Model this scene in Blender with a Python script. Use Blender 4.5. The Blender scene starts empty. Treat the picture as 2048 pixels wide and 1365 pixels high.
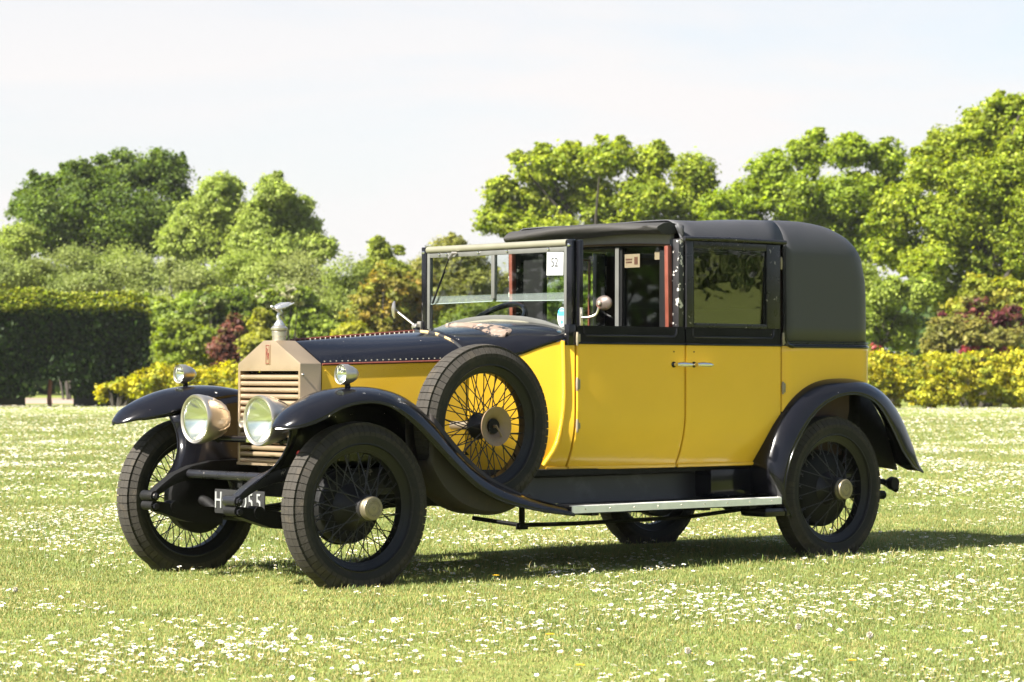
import bpy, bmesh, math, random
import numpy as np
from mathutils import Vector, Matrix

random.seed(11)
RNG = np.random.default_rng(11)
S = bpy.context.scene
C = S.collection
PI = math.pi

# ------------------------------------------------------------------ camera
CAM = np.array([-7.4625, -10.217, 0.9903])
YAW, PITCH, ROLL, FPX = 0.7245, 0.0132, 0.0026, 5177.06      # FPX: focal length in pixels of a 2048 px wide frame
cam_d = bpy.data.cameras.new('camera')
cam = bpy.data.objects.new('camera', cam_d)
C.objects.link(cam)
fw = Vector((math.sin(YAW) * math.cos(PITCH), math.cos(YAW) * math.cos(PITCH), math.sin(PITCH)))
rt0 = Vector((math.cos(YAW), -math.sin(YAW), 0))
up0 = rt0.cross(fw)
rt = rt0 * math.cos(ROLL) + up0 * math.sin(ROLL)
up = -rt0 * math.sin(ROLL) + up0 * math.cos(ROLL)
m = Matrix((rt, up, -fw)).transposed().to_4x4()
m.translation = Vector(CAM)
cam.matrix_world = m
cam_d.sensor_width = 36
cam_d.lens = 36 * FPX / 2048
cam_d.clip_start = 0.1
cam_d.clip_end = 2000
cam_d.dof.use_dof = True
cam_d.dof.focus_distance = 12.6
cam_d.dof.aperture_fstop = 7.0
S.camera = cam

# ------------------------------------------------------------------ light
SUN_EL = math.radians(43.5)
sdir = Vector((-0.72, 0.055, 0)).normalized() * math.cos(SUN_EL) + Vector((0, 0, math.sin(SUN_EL)))  # towards the sun
sun_d = bpy.data.lights.new('sun', 'SUN')
sun_d.energy = 5.0
sun_d.angle = math.radians(0.55)
sun_d.color = (1.0, 0.955, 0.87)
sun = bpy.data.objects.new('sun', sun_d)
C.objects.link(sun)
sun.rotation_euler = sdir.to_track_quat('Z', 'Y').to_euler()
sun.location = (-20, 0, 30)

w = bpy.data.worlds.new('World')
S.world = w
w.use_nodes = True
nt = w.node_tree
nt.nodes.clear()
out = nt.nodes.new('ShaderNodeOutputWorld')
bg = nt.nodes.new('ShaderNodeBackground')
bg.inputs['Strength'].default_value = 0.046
sky = nt.nodes.new('ShaderNodeTexSky')
sky.sky_type = 'NISHITA'
sky.sun_disc = False
sky.sun_elevation = SUN_EL
sky.sun_rotation = math.atan2(sdir.x, sdir.y)
sky.air_density = 1.0
sky.dust_density = 1.2
sky.ozone_density = 1.0
tc = nt.nodes.new('ShaderNodeTexCoord')
mp = nt.nodes.new('ShaderNodeMapping')
mp.inputs['Scale'].default_value = (1.2, 1.2, 5.0)
nz = nt.nodes.new('ShaderNodeTexNoise')
nz.inputs['Scale'].default_value = 2.6
nz.inputs['Detail'].default_value = 7
nz.inputs['Roughness'].default_value = 0.55
nz.inputs['Distortion'].default_value = 0.4
rp = nt.nodes.new('ShaderNodeValToRGB')
rp.color_ramp.elements[0].position = 0.42
rp.color_ramp.elements[0].color = (0.0, 0.0, 0.0, 1)
rp.color_ramp.elements[1].position = 0.60
rp.color_ramp.elements[1].color = (1, 1, 1, 1)
# thin high cloud, thicker towards the horizon
sep = nt.nodes.new('ShaderNodeSeparateXYZ')
mr = nt.nodes.new('ShaderNodeMapRange')
mr.inputs['From Min'].default_value = 0.02
mr.inputs['From Max'].default_value = 0.29
mr.inputs['To Min'].default_value = 0.98
mr.inputs['To Max'].default_value = 0.0
mx_f = nt.nodes.new('ShaderNodeMath'); mx_f.operation = 'MULTIPLY_ADD'
mx_f.inputs[1].default_value = 0.34
cl = nt.nodes.new('ShaderNodeClamp')
mix = nt.nodes.new('ShaderNodeMixRGB')
mix.inputs['Color2'].default_value = (5.25, 5.12, 5.10, 1)
L = nt.links.new
L(tc.outputs['Generated'], mp.inputs['Vector'])
L(mp.outputs['Vector'], nz.inputs['Vector'])
L(nz.outputs['Fac'], rp.inputs['Fac'])
L(tc.outputs['Generated'], sep.inputs['Vector'])
L(sep.outputs['Z'], mr.inputs['Value'])
L(rp.outputs['Color'], mx_f.inputs[0])
L(mr.outputs['Result'], mx_f.inputs[2])
L(mx_f.outputs[0], cl.inputs['Value'])
L(cl.outputs[0], mix.inputs['Fac'])
L(sky.outputs['Color'], mix.inputs['Color1'])
L(mix.outputs['Color'], bg.inputs['Color'])
L(bg.outputs[0], out.inputs['Surface'])

S.view_settings.view_transform = 'Standard'
S.view_settings.look = 'None'
S.view_settings.gamma = 1
S.view_settings.use_curve_mapping = False
S.view_settings.exposure = 2.0
S.render.engine = 'CYCLES'
S.cycles.max_bounces = 10
S.cycles.transparent_max_bounces = 24

# ------------------------------------------------------------------ materials
def mat(name, col, rough=0.5, metal=0.0, spec=0.5, noise=0.0, nscale=20, bump=0.0, bscale=60, coat=0.0,
        chips=None, dirt=None):
    """Procedural principled material: base colour broken up by noise, fine relief, optional chips and dirt."""
    M = bpy.data.materials.new(name)
    M.use_nodes = True
    t = M.node_tree
    b = t.nodes['Principled BSDF']
    b.inputs['Roughness'].default_value = rough
    b.inputs['Metallic'].default_value = metal
    b.inputs['Specular IOR Level'].default_value = spec
    b.inputs['Coat Weight'].default_value = coat
    b.inputs['Coat Roughness'].default_value = 0.06
    co = t.nodes.new('ShaderNodeTexCoord')
    n = t.nodes.new('ShaderNodeTexNoise')
    n.inputs['Scale'].default_value = nscale
    n.inputs['Detail'].default_value = 6
    t.links.new(co.outputs['Object'], n.inputs['Vector'])
    mixc = t.nodes.new('ShaderNodeMixRGB')
    c = np.array(col[:3])
    mixc.inputs['Color1'].default_value = (*(c * (1 - noise)), 1)
    mixc.inputs['Color2'].default_value = (*np.minimum(c * (1 + noise), 1), 1)
    t.links.new(n.outputs['Fac'], mixc.inputs['Fac'])
    last = mixc.outputs['Color']
    rr = t.nodes.new('ShaderNodeMapRange')
    rr.inputs['To Min'].default_value = max(rough * 0.75, 0.02)
    rr.inputs['To Max'].default_value = min(rough * 1.3, 1)
    t.links.new(n.outputs['Fac'], rr.inputs['Value'])
    t.links.new(rr.outputs['Result'], b.inputs['Roughness'])
    if dirt:
        dcol, thr, sc = dirt
        dn = t.nodes.new('ShaderNodeTexNoise')
        dn.inputs['Scale'].default_value = sc
        dn.inputs['Detail'].default_value = 8
        dn.inputs['Roughness'].default_value = 0.65
        t.links.new(co.outputs['Object'], dn.inputs['Vector'])
        dr = t.nodes.new('ShaderNodeMapRange')
        dr.inputs['From Min'].default_value = thr
        dr.inputs['From Max'].default_value = thr + 0.18
        t.links.new(dn.outputs['Fac'], dr.inputs['Value'])
        dm = t.nodes.new('ShaderNodeMixRGB')
        dm.inputs['Color2'].default_value = (*dcol, 1)
        t.links.new(dr.outputs['Result'], dm.inputs['Fac'])
        t.links.new(last, dm.inputs['Color1'])
        last = dm.outputs['Color']
    if chips:
        ccol, thr, sc = chips
        v = t.nodes.new('ShaderNodeTexNoise')
        v.inputs['Scale'].default_value = sc
        v.inputs['Detail'].default_value = 3
        v.inputs['Roughness'].default_value = 0.7
        t.links.new(co.outputs['Object'], v.inputs['Vector'])
        vr = t.nodes.new('ShaderNodeMapRange')
        vr.inputs['From Min'].default_value = thr
        vr.inputs['From Max'].default_value = thr + 0.012
        t.links.new(v.outputs['Fac'], vr.inputs['Value'])
        vm = t.nodes.new('ShaderNodeMixRGB')
        vm.inputs['Color2'].default_value = (*ccol, 1)
        t.links.new(vr.outputs['Result'], vm.inputs['Fac'])
        t.links.new(last, vm.inputs['Color1'])
        last = vm.outputs['Color']
    t.links.new(last, b.inputs['Base Color'])
    if bump:
        bn = t.nodes.new('ShaderNodeTexNoise')
        bn.inputs['Scale'].default_value = bscale
        bn.inputs['Detail'].default_value = 4
        t.links.new(co.outputs['Object'], bn.inputs['Vector'])
        bp = t.nodes.new('ShaderNodeBump')
        bp.inputs['Strength'].default_value = bump
        bp.inputs['Distance'].default_value = 0.01
        t.links.new(bn.outputs['Fac'], bp.inputs['Height'])
        t.links.new(bp.outputs['Normal'], b.inputs['Normal'])
    return M

def glass_mat(name, tint=(0.93, 0.96, 0.94), ior=1.5, haze=0.0, wavy=0.0, blur=0.01):
    M = bpy.data.materials.new(name)
    M.use_nodes = True
    t = M.node_tree
    t.nodes.clear()
    o = t.nodes.new('ShaderNodeOutputMaterial')
    fr = t.nodes.new('ShaderNodeFresnel'); fr.inputs['IOR'].default_value = ior
    ge = t.nodes.new('ShaderNodeNewGeometry')
    im = t.nodes.new('ShaderNodeMath'); im.operation = 'MULTIPLY_ADD'      # the index as seen from inside the sheet
    im.inputs[1].default_value = 1 / ior - ior; im.inputs[2].default_value = ior
    t.links.new(ge.outputs['Backfacing'], im.inputs[0]); t.links.new(im.outputs[0], fr.inputs['IOR'])
    tr = t.nodes.new('ShaderNodeBsdfTransparent'); tr.inputs['Color'].default_value = (*tint, 1)
    gl = t.nodes.new('ShaderNodeBsdfGlossy'); gl.inputs['Roughness'].default_value = blur
    mx = t.nodes.new('ShaderNodeMixShader')
    t.links.new(fr.outputs[0], mx.inputs[0])
    t.links.new(tr.outputs[0], mx.inputs[1])
    t.links.new(gl.outputs[0], mx.inputs[2])
    last = mx.outputs[0]
    if wavy:
        co = t.nodes.new('ShaderNodeTexCoord')
        bn = t.nodes.new('ShaderNodeTexNoise'); bn.inputs['Scale'].default_value = 7
        t.links.new(co.outputs['Object'], bn.inputs['Vector'])
        bp = t.nodes.new('ShaderNodeBump'); bp.inputs['Strength'].default_value = wavy; bp.inputs['Distance'].default_value = 0.02
        t.links.new(bn.outputs['Fac'], bp.inputs['Height'])
        t.links.new(bp.outputs['Normal'], gl.inputs['Normal'])
    if haze:
        df = t.nodes.new('ShaderNodeBsdfDiffuse'); df.inputs['Color'].default_value = (0.55, 0.6, 0.58, 1)
        m2 = t.nodes.new('ShaderNodeMixShader'); m2.inputs[0].default_value = haze
        t.links.new(last, m2.inputs[1]); t.links.new(df.outputs[0], m2.inputs[2])
        last = m2.outputs[0]
    t.links.new(last, o.inputs['Surface'])
    return M

CREAM = (0.62, 0.56, 0.48)
BLACK = mat('black_coach_paint', (0.0045, 0.0045, 0.006), 0.12, noise=0.4, nscale=9, spec=0.34, chips=(CREAM, 0.735, 26))
BLACKF = mat('black_wing_paint', (0.0045, 0.0045, 0.006), 0.15, noise=0.4, nscale=7, spec=0.36, chips=(CREAM, 0.74, 24),
             dirt=((0.018, 0.016, 0.013), 0.62, 6))
BLACKM = mat('black_chassis_paint', (0.005, 0.0048, 0.0048), 0.6, noise=0.4, nscale=30, spec=0.2, dirt=((0.014, 0.012, 0.009), 0.60, 9), bump=0.15, bscale=60)
WORN = mat('worn_black_frame_paint', (0.012, 0.012, 0.014), 0.28, noise=0.4, nscale=18, chips=((0.22, 0.20, 0.18), 0.66, 22), bump=0.05, bscale=40, spec=0.35)
YELLOW = mat('yellow_coach_paint', (0.79, 0.470, 0.036), 0.16, noise=0.05, nscale=5, spec=0.5, bump=0.05, bscale=2.2, dirt=((0.60, 0.35, 0.03), 0.66, 6))
BRASS = mat('tarnished_nickel_radiator', (0.455, 0.345, 0.225), 0.37, metal=0.8, noise=0.14, nscale=6, bump=0.03, bscale=90, dirt=((0.40, 0.24, 0.13), 0.6, 4))
NICKEL = mat('dull_nickel', (0.50, 0.46, 0.40), 0.32, metal=0.9, noise=0.15, nscale=14)
CHROME = mat('bright_plate', (0.68, 0.67, 0.66), 0.16, metal=1.0, noise=0.1, nscale=20)
MIRROR = mat('silvered_reflector', (0.92, 0.92, 0.90), 0.17, metal=1.0, noise=0.03, nscale=9)
ALU = mat('aluminium_edging', (0.88, 0.87, 0.82), 0.5, metal=0.0, noise=0.12, nscale=30)
GREYM = mat('grey_windscreen_metal', (0.115, 0.115, 0.105), 0.45, metal=0.3, noise=0.2, nscale=12)
CREAMTUBE = mat('cream_metal_tube', (0.20, 0.19, 0.14), 0.35, metal=0.3, noise=0.1, nscale=12)
RUBBER = mat('tyre_rubber', (0.012, 0.0115, 0.011), 0.7, noise=0.35, nscale=14, bump=0.12, bscale=90, dirt=((0.036, 0.031, 0.023), 0.50, 6), spec=0.25)
TREAD = mat('dusty_tread_rubber', (0.036, 0.032, 0.027), 0.85, noise=0.3, nscale=26, bump=0.2, bscale=120, dirt=((0.065, 0.053, 0.039), 0.55, 12), spec=0.2)
LEATHER = mat('black_leathercloth', (0.036, 0.036, 0.040), 0.5, noise=0.28, nscale=5, bump=0.22, bscale=320, spec=0.45)
CANVAS = mat('black_canvas', (0.020, 0.018, 0.016), 0.7, noise=0.25, nscale=12, bump=0.2, bscale=200)
HEADCLOTH = mat('grey_head_lining', (0.17, 0.16, 0.15), 0.8, noise=0.15, nscale=20)
REDWOOD = mat('red_brown_wood', (0.13, 0.032, 0.018), 0.45, noise=0.3, nscale=25)
TANWOOD = mat('dark_walnut', (0.05, 0.022, 0.012), 0.35, noise=0.4, nscale=20)
TRIM = mat('brown_interior_cloth', (0.045, 0.024, 0.018), 0.85, noise=0.3, nscale=14)
BLUELEATHER = mat('dark_blue_seat_leather', (0.02, 0.028, 0.07), 0.4, noise=0.2, nscale=20)
HUBBRASS = mat('hub_cap_metal', (0.25, 0.215, 0.145), 0.38, metal=0.7, noise=0.2, nscale=60)
HUBETCH = mat('hub_cap_etching', (0.16, 0.14, 0.10), 0.6, metal=0.4, noise=0.4, nscale=120)
DISH = mat('tarnished_hub_dish', (0.22, 0.155, 0.10), 0.5, metal=0.6, noise=0.25, nscale=20, dirt=((0.2, 0.1, 0.06), 0.58, 20))
SPOKEM = mat('black_spoke_enamel', (0.014, 0.013, 0.013), 0.38, noise=0.3, nscale=30)
RIMM = mat('black_rim_enamel', (0.008, 0.008, 0.0085), 0.4, noise=0.4, nscale=16, dirt=((0.03, 0.028, 0.03), 0.62, 14), spec=0.3)
ENAMEL = mat('red_badge_enamel', (0.16, 0.045, 0.03), 0.35, noise=0.1)
PLATE = mat('number_plate_black', (0.018, 0.018, 0.018), 0.75, spec=0.2, noise=0.3, nscale=20)
PLATEW = mat('number_plate_letters', (0.22, 0.225, 0.22), 0.5, noise=0.15, nscale=40)
PAPER = mat('white_paper', (0.33, 0.335, 0.33), 0.7, noise=0.03)
PENCIL = mat('grey_ink', (0.04, 0.043, 0.05), 0.8)
CREAMPAPER = mat('cream_paper', (0.12, 0.095, 0.055), 0.8, noise=0.15, nscale=30)
BLUEINK = mat('blue_print', (0.05, 0.38, 0.62), 0.5)
PEEL = mat('peeled_paint', (0.17, 0.12, 0.09), 0.6, noise=0.25, nscale=20, chips=((0.010, 0.010, 0.012), 0.535, 16), dirt=((0.27, 0.235, 0.20), 0.55, 18), bump=0.3, bscale=40)
GLASS = glass_mat('clear_glass')
DOORGLASS = glass_mat('rear_door_glass', (0.72, 0.74, 0.66), ior=1.85, wavy=0.05, blur=0.022)
HAZYGLASS = glass_mat('overlapping_glass_edge', (0.85, 0.9, 0.88), haze=0.09)
LENS = glass_mat('lamp_glass', (0.93, 0.95, 0.88))
RED = mat('red_lens', (0.05, 0.006, 0.005), 0.25)

# ------------------------------------------------------------------ object helpers
def setp(o, label=None, cat=None, group=None, kind=None):
    if label: o['label'] = label
    if cat: o['category'] = cat
    if group: o['group'] = group
    if kind: o['kind'] = kind
    return o

def empty(name, label, cat, loc=(0, 0, 0), group=None):
    o = bpy.data.objects.new(name, None)
    C.objects.link(o)
    o.location = loc
    o.empty_display_size = 0.2
    return setp(o, label, cat, group)

def link(name, me, mt, parent=None, smooth=True, sharp=35):
    if mt is not None:
        for x in (mt if isinstance(mt, (list, tuple)) else [mt]):
            me.materials.append(x)
    o = bpy.data.objects.new(name, me)
    C.objects.link(o)
    if parent: o.parent = parent
    if smooth:
        me.polygons.foreach_set('use_smooth', [True] * len(me.polygons))
        if sharp: me.set_sharp_from_angle(angle=math.radians(sharp))
    return o

def pydata(name, v, f, mt, parent=None, smooth=True, sharp=35, fix=True):
    me = bpy.data.meshes.new(name)
    me.from_pydata([tuple(map(float, x)) for x in v], [], [tuple(int(i) for i in x) for x in f])
    if fix:
        bm = bmesh.new(); bm.from_mesh(me)
        bmesh.ops.recalc_face_normals(bm, faces=bm.faces)
        bm.to_mesh(me); bm.free()
    me.update()
    return link(name, me, mt, parent, smooth, sharp)

class MB:
    """collects simple solids into one mesh"""
    def __init__(self): self.v = []; self.f = []
    def add(self, v, f):
        n = len(self.v); self.v += [tuple(map(float, x)) for x in v]; self.f += [tuple(int(i) + n for i in q) for q in f]; return self
    def box(self, c, s, rot=None):
        c = Vector(c); h = Vector(s) / 2
        vs = []
        for sx, sy, sz in ((-1, -1, -1), (1, -1, -1), (1, 1, -1), (-1, 1, -1), (-1, -1, 1), (1, -1, 1), (1, 1, 1), (-1, 1, 1)):
            p = Vector((sx * h.x, sy * h.y, sz * h.z))
            if rot is not None: p = rot @ p
            vs.append(c + p)
        return self.add(vs, [(0, 3, 2, 1), (4, 5, 6, 7), (0, 1, 5, 4), (1, 2, 6, 5), (2, 3, 7, 6), (3, 0, 4, 7)])
    def tube(self, pts, r, n=10, caps=True):
        pts = [Vector(p) for p in pts]
        rs = r if isinstance(r, (list, tuple)) else [r] * len(pts)
        ref = None; rings = []
        for i, p in enumerate(pts):
            d = (pts[min(i + 1, len(pts) - 1)] - pts[max(i - 1, 0)]).normalized()
            if ref is None: ref = d.orthogonal().normalized()
            ref = (ref - d * ref.dot(d)).normalized()
            b = d.cross(ref)
            rings.append([p + (ref * math.cos(2 * PI * k / n) + b * math.sin(2 * PI * k / n)) * rs[i] for k in range(n)])
        v = [q for ring in rings for q in ring]; f = []
        for i in range(len(pts) - 1):
            for k in range(n):
                f.append((i * n + k, i * n + (k + 1) % n, (i + 1) * n + (k + 1) % n, (i + 1) * n + k))
        if caps:
            f.append(tuple(range(n))[::-1]); f.append(tuple((len(pts) - 1) * n + k for k in range(n)))
        return self.add(v, f)
    def lathe(self, prof, origin=(0, 0, 0), axis=(0, -1, 0), n=48, a0=0, a1=2 * PI, squash=1.0):
        """prof: list of (radius, distance along the axis)"""
        ax = Vector(axis).normalized()
        e1 = Vector((0, 0, 1)) if abs(ax.z) < 0.9 else Vector((1, 0, 0))
        e1 = (e1 - ax * e1.dot(ax)).normalized(); e2 = ax.cross(e1)
        o = Vector(origin)
        full = abs(a1 - a0 - 2 * PI) < 1e-6
        m_ = n if full else n + 1
        v = []; f = []
        for r, h in prof:
            for k in range(m_):
                t = a0 + (a1 - a0) * k / n
                v.append(o + ax * h + (e1 * math.cos(t) + e2 * math.sin(t)) * max(r, 1e-5))
        for i in range(len(prof) - 1):
            for k in range(n):
                k2 = (k + 1) % m_
                f.append((i * m_ + k, i * m_ + k2, (i + 1) * m_ + k2, (i + 1) * m_ + k))
        return self.add(v, f)
    def build(self, name, mt, parent=None, smooth=True, sharp=35, bevel=0.0, segs=2):
        me = bpy.data.meshes.new(name)
        me.from_pydata(self.v, [], self.f)
        bm = bmesh.new(); bm.from_mesh(me)
        bmesh.ops.remove_doubles(bm, verts=bm.verts, dist=1e-5)
        bmesh.ops.recalc_face_normals(bm, faces=bm.faces)
        if bevel:
            es = [e for e in bm.edges if len(e.link_faces) == 2 and e.calc_face_angle() > 0.6]
            bmesh.ops.bevel(bm, geom=es, offset=bevel, segments=segs, profile=0.6, affect='EDGES')
        bm.to_mesh(me); bm.free()
        return link(name, me, mt, parent, smooth, sharp)

def grid(P, closed_u=False):
    """P: nu x nv x 3 -> verts, faces"""
    nu, nv = P.shape[:2]
    v = P.reshape(-1, 3)
    f = []
    for i in range(nu if closed_u else nu - 1):
        for j in range(nv - 1):
            a = i * nv + j; b = ((i + 1) % nu) * nv + j
            f.append((a, b, b + 1, a + 1))
    return v, f

def slab(name, P, off, mt, parent=None, sharp=35):
    """A panel with thickness: grid P and the same grid moved by off, closed round its rim."""
    nu, nv = P.shape[:2]
    v1, f1 = grid(P)
    v2 = (P + np.asarray(off)).reshape(-1, 3)
    n = nu * nv
    f = list(f1) + [tuple(i + n for i in q[::-1]) for q in f1]
    rim = [i * nv for i in range(nu)] + [(nu - 1) * nv + j for j in range(1, nv)] + \
          [i * nv + nv - 1 for i in range(nu - 2, -1, -1)] + [j for j in range(nv - 2, 0, -1)]
    for a, b in zip(rim, rim[1:] + rim[:1]):
        f.append((a, b, b + n, a + n))
    return pydata(name, np.concatenate([v1, v2]), f, mt, parent, True, sharp)

def sheet(name, P, mt, parent, thick=0.006, sharp=40):
    v, f = grid(P)
    o = pydata(name, v, f, mt, parent, True, sharp)
    md = o.modifiers.new('thickness', 'SOLIDIFY'); md.thickness = thick; md.offset = 0
    return o

def resample(pts, n):
    pts = np.asarray(pts, float)
    # Catmull-Rom style smoothing through chord-length splines
    d = np.r_[0, np.cumsum(np.linalg.norm(np.diff(pts, axis=0), axis=1))]
    t = np.linspace(0, d[-1], n)
    o = []
    for x in t:
        i = min(max(np.searchsorted(d, x) - 1, 0), len(pts) - 2)
        p0 = pts[max(i - 1, 0)]; p1 = pts[i]; p2 = pts[i + 1]; p3 = pts[min(i + 2, len(pts) - 1)]
        h = (x - d[i]) / max(d[i + 1] - d[i], 1e-9)
        m1 = (p2 - p0) / max(d[i + 1] - d[max(i - 1, 0)], 1e-9) * (d[i + 1] - d[i])
        m2 = (p3 - p1) / max(d[min(i + 2, len(pts) - 1)] - d[i], 1e-9) * (d[i + 1] - d[i])
        h2, h3 = h * h, h * h * h
        o.append((2 * h3 - 3 * h2 + 1) * p1 + (h3 - 2 * h2 + h) * m1 + (-2 * h3 + 3 * h2) * p2 + (h3 - h2) * m2)
    return np.array(o)

def copy_tree(o, parent=None):
    c = o.copy()
    C.objects.link(c)
    if parent is not None: c.parent = parent
    for ch in list(o.children): copy_tree(ch, c)
    return c

def text_mesh(name, s, size, depth, mt, parent, mw, sx=1.0, spacing=1.0):
    cu = bpy.data.curves.new(name, 'FONT')
    cu.body = s; cu.size = size; cu.extrude = depth; cu.align_x = 'CENTER'; cu.align_y = 'CENTER'
    cu.space_character = spacing
    to = bpy.data.objects.new(name, cu)
    C.objects.link(to)
    dg = bpy.context.evaluated_depsgraph_get()
    me = bpy.data.meshes.new_from_object(to.evaluated_get(dg))
    bpy.data.objects.remove(to)
    me.transform(mw @ Matrix.Diagonal((sx, 1, 1, 1)))
    me.name = name
    me.materials.clear()
    return link(name, me, mt, parent, False)

# ================================================================== SETTING
def project_dist(u, v, d):
    """The place seen at photo pixel (u, v), d metres along the view."""
    p = Vector(CAM) + (fw + rt * ((u - 1024) / FPX) - up * ((v - 682.5) / FPX)) * d
    return np.array(p)

def vcol_mat(name, trans=0.35, rough=0.55, spec=0.25):
    M = bpy.data.materials.new(name)
    M.use_nodes = True
    t = M.node_tree
    b = t.nodes['Principled BSDF']
    a = t.nodes.new('ShaderNodeAttribute'); a.attribute_name = 'tint'
    b.inputs['Roughness'].default_value = rough
    b.inputs['Specular IOR Level'].default_value = spec
    tl = t.nodes.new('ShaderNodeBsdfTranslucent')
    hs = t.nodes.new('ShaderNodeHueSaturation'); hs.inputs['Value'].default_value = 1.25; hs.inputs['Saturation'].default_value = 1.1
    mx = t.nodes.new('ShaderNodeMixShader'); mx.inputs[0].default_value = trans
    o = t.nodes['Material Output']
    t.links.new(a.outputs['Color'], b.inputs['Base Color'])
    t.links.new(a.outputs['Color'], hs.inputs['Color'])
    t.links.new(hs.outputs['Color'], tl.inputs['Color'])
    t.links.new(b.outputs[0], mx.inputs[1]); t.links.new(tl.outputs[0], mx.inputs[2])
    t.links.new(mx.outputs[0], o.inputs['Surface'])
    return M
LEAF = vcol_mat('leaf_tissue', 0.52)
BLADE = vcol_mat('grass_tissue', 0.30, 0.5, 0.3)
PETAL = vcol_mat('petal_tissue', 0.25, 0.6, 0.2)
BARK = mat('tree_bark', (0.042, 0.035, 0.026), 0.9, noise=0.4, nscale=8, bump=0.5, bscale=20)
REDBARK = mat('red_brown_yew_bark', (0.16, 0.06, 0.045), 0.9, noise=0.4, nscale=8, bump=0.5, bscale=20)

def quads(name, cen, nrm, size, col, mt, parent=None, aspect=1.5, shape='leaf'):
    """Many leaf faces in one mesh: kite shaped, folded along the rib."""
    n = len(cen)
    nrm = nrm / np.maximum(np.linalg.norm(nrm, axis=1, keepdims=True), 1e-9)
    r = RNG.normal(size=(n, 3))
    t = np.cross(nrm, r); t /= np.maximum(np.linalg.norm(t, axis=1, keepdims=True), 1e-9)
    b = np.cross(nrm, t)
    s = size[:, None]
    v = np.empty((n, 4, 3), np.float32)
    v[:, 0] = cen - t * s * aspect * 0.5
    v[:, 1] = cen + b * s * 0.5 + nrm * s * 0.12
    v[:, 2] = cen + t * s * aspect * 0.5
    v[:, 3] = cen - b * s * 0.5 + nrm * s * 0.12
    me = bpy.data.meshes.new(name)
    me.vertices.add(n * 4)
    me.vertices.foreach_set('co', v.ravel())
    me.loops.add(n * 4)
    me.loops.foreach_set('vertex_index', np.arange(n * 4, dtype=np.int32))
    me.polygons.add(n)
    me.polygons.foreach_set('loop_start', np.arange(0, n * 4, 4, dtype=np.int32))
    me.polygons.foreach_set('loop_total', np.full(n, 4, np.int32))
    at = me.attributes.new('tint', 'FLOAT_COLOR', 'POINT')
    c4 = np.ones((n, 4, 4), np.float32); c4[:, :, :3] = col[:, None, :]
    at.data.foreach_set('color', c4.ravel())
    me.update(); me.validate()
    return link(name, me, mt, parent, False)

def foliage(lobes, nleaf, leaf, pal, clump=0.16, fill=0.3, updir=0.55, jitter=0.22, flat=0.8):
    """lobes: [(centre, radius)...]. Leaves gather in clumps set near the skin of every lobe."""
    cs = np.array([l[0] for l in lobes]); rs = np.array([l[1] for l in lobes])
    wgt = rs ** 2; wgt = wgt / wgt.sum()
    ncl = max(int(sum((r / (clump * rs.mean())) ** 2 * 2.2 for r in rs)), 12)
    li = RNG.choice(len(lobes), ncl, p=wgt)
    d = RNG.normal(size=(ncl, 3)); d /= np.linalg.norm(d, axis=1, keepdims=True)
    rad = rs[li] * (fill + (1 - fill) * RNG.random(ncl) ** 0.5) * RNG.normal(1, 0.07, ncl)
    cc = cs[li] + d * rad[:, None] * np.array([1, 1, flat])
    pal = np.asarray(pal, float)
    ccol = pal[RNG.integers(0, len(pal), ncl)] * RNG.normal(1, jitter * 0.7, (ncl, 1)).clip(0.5, 1.6)
    csz = np.maximum(rs[li], rs.mean() * 0.6) * clump * RNG.uniform(0.5, 1.7, ncl)
    k = RNG.integers(0, ncl, nleaf)
    g = RNG.normal(size=(nleaf, 3)) * np.array([1, 1, 0.6])
    p = cc[k] + g * csz[k][:, None] * 0.62
    nrm = d[k] * 0.7 + RNG.normal(size=(nleaf, 3)) * 0.55 + np.array([0, 0, updir])
    col = (ccol[k] * np.array([1.06, 1.0, 0.9]) * 1.28 * RNG.normal(1, jitter, (nleaf, 1)).clip(0.45, 1.7)).clip(0.004, 0.9)
    sz = leaf * RNG.uniform(0.6, 1.35, nleaf)
    keep = p[:, 2] > 0.02
    return p[keep], nrm[keep], sz[keep], col[keep], cc

def limbs(base, cc, r0, n, parent, bark=BARK, zfork=None):
    """A tapered trunk with limbs reaching into the crown clumps."""
    base = np.array(base, float)
    mid = cc.mean(0)
    top = np.array([mid[0], mid[1], mid[2] * 0.95])
    zf = zfork if zfork is not None else base[2] + (top[2] - base[2]) * 0.35
    fork = np.array([base[0] * 0.7 + top[0] * 0.3, base[1] * 0.7 + top[1] * 0.3, zf])
    t = MB().tube([base - [0, 0, 0.2], base + [0, 0, 0.15], (base + fork) / 2 + RNG.normal(0, r0 * 0.4, 3) * [1, 1, 0], fork], [r0 * 1.5, r0 * 1.1, r0 * 0.9, r0 * 0.8], 10)
    t.build('trunk', bark, parent)
    b = MB(); n = int(n * 0.4)
    for q in cc[RNG.choice(len(cc), min(n, len(cc)), replace=False)]:
        f0 = fork + (top - fork) * RNG.uniform(0, 0.5)
        mdl = f0 * 0.5 + q * 0.5 + np.array([0, 0, 0.12 * np.linalg.norm(q - f0)]) + RNG.normal(0, 0.1, 3)
        b.tube([f0, f0 * 0.75 + mdl * 0.25, mdl, q * 0.85 + mdl * 0.15, q], [r0 * 0.24, r0 * 0.20, r0 * 0.14, r0 * 0.08, r0 * 0.03], 6, caps=False)
    b.build('limbs', bark, parent)

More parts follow.
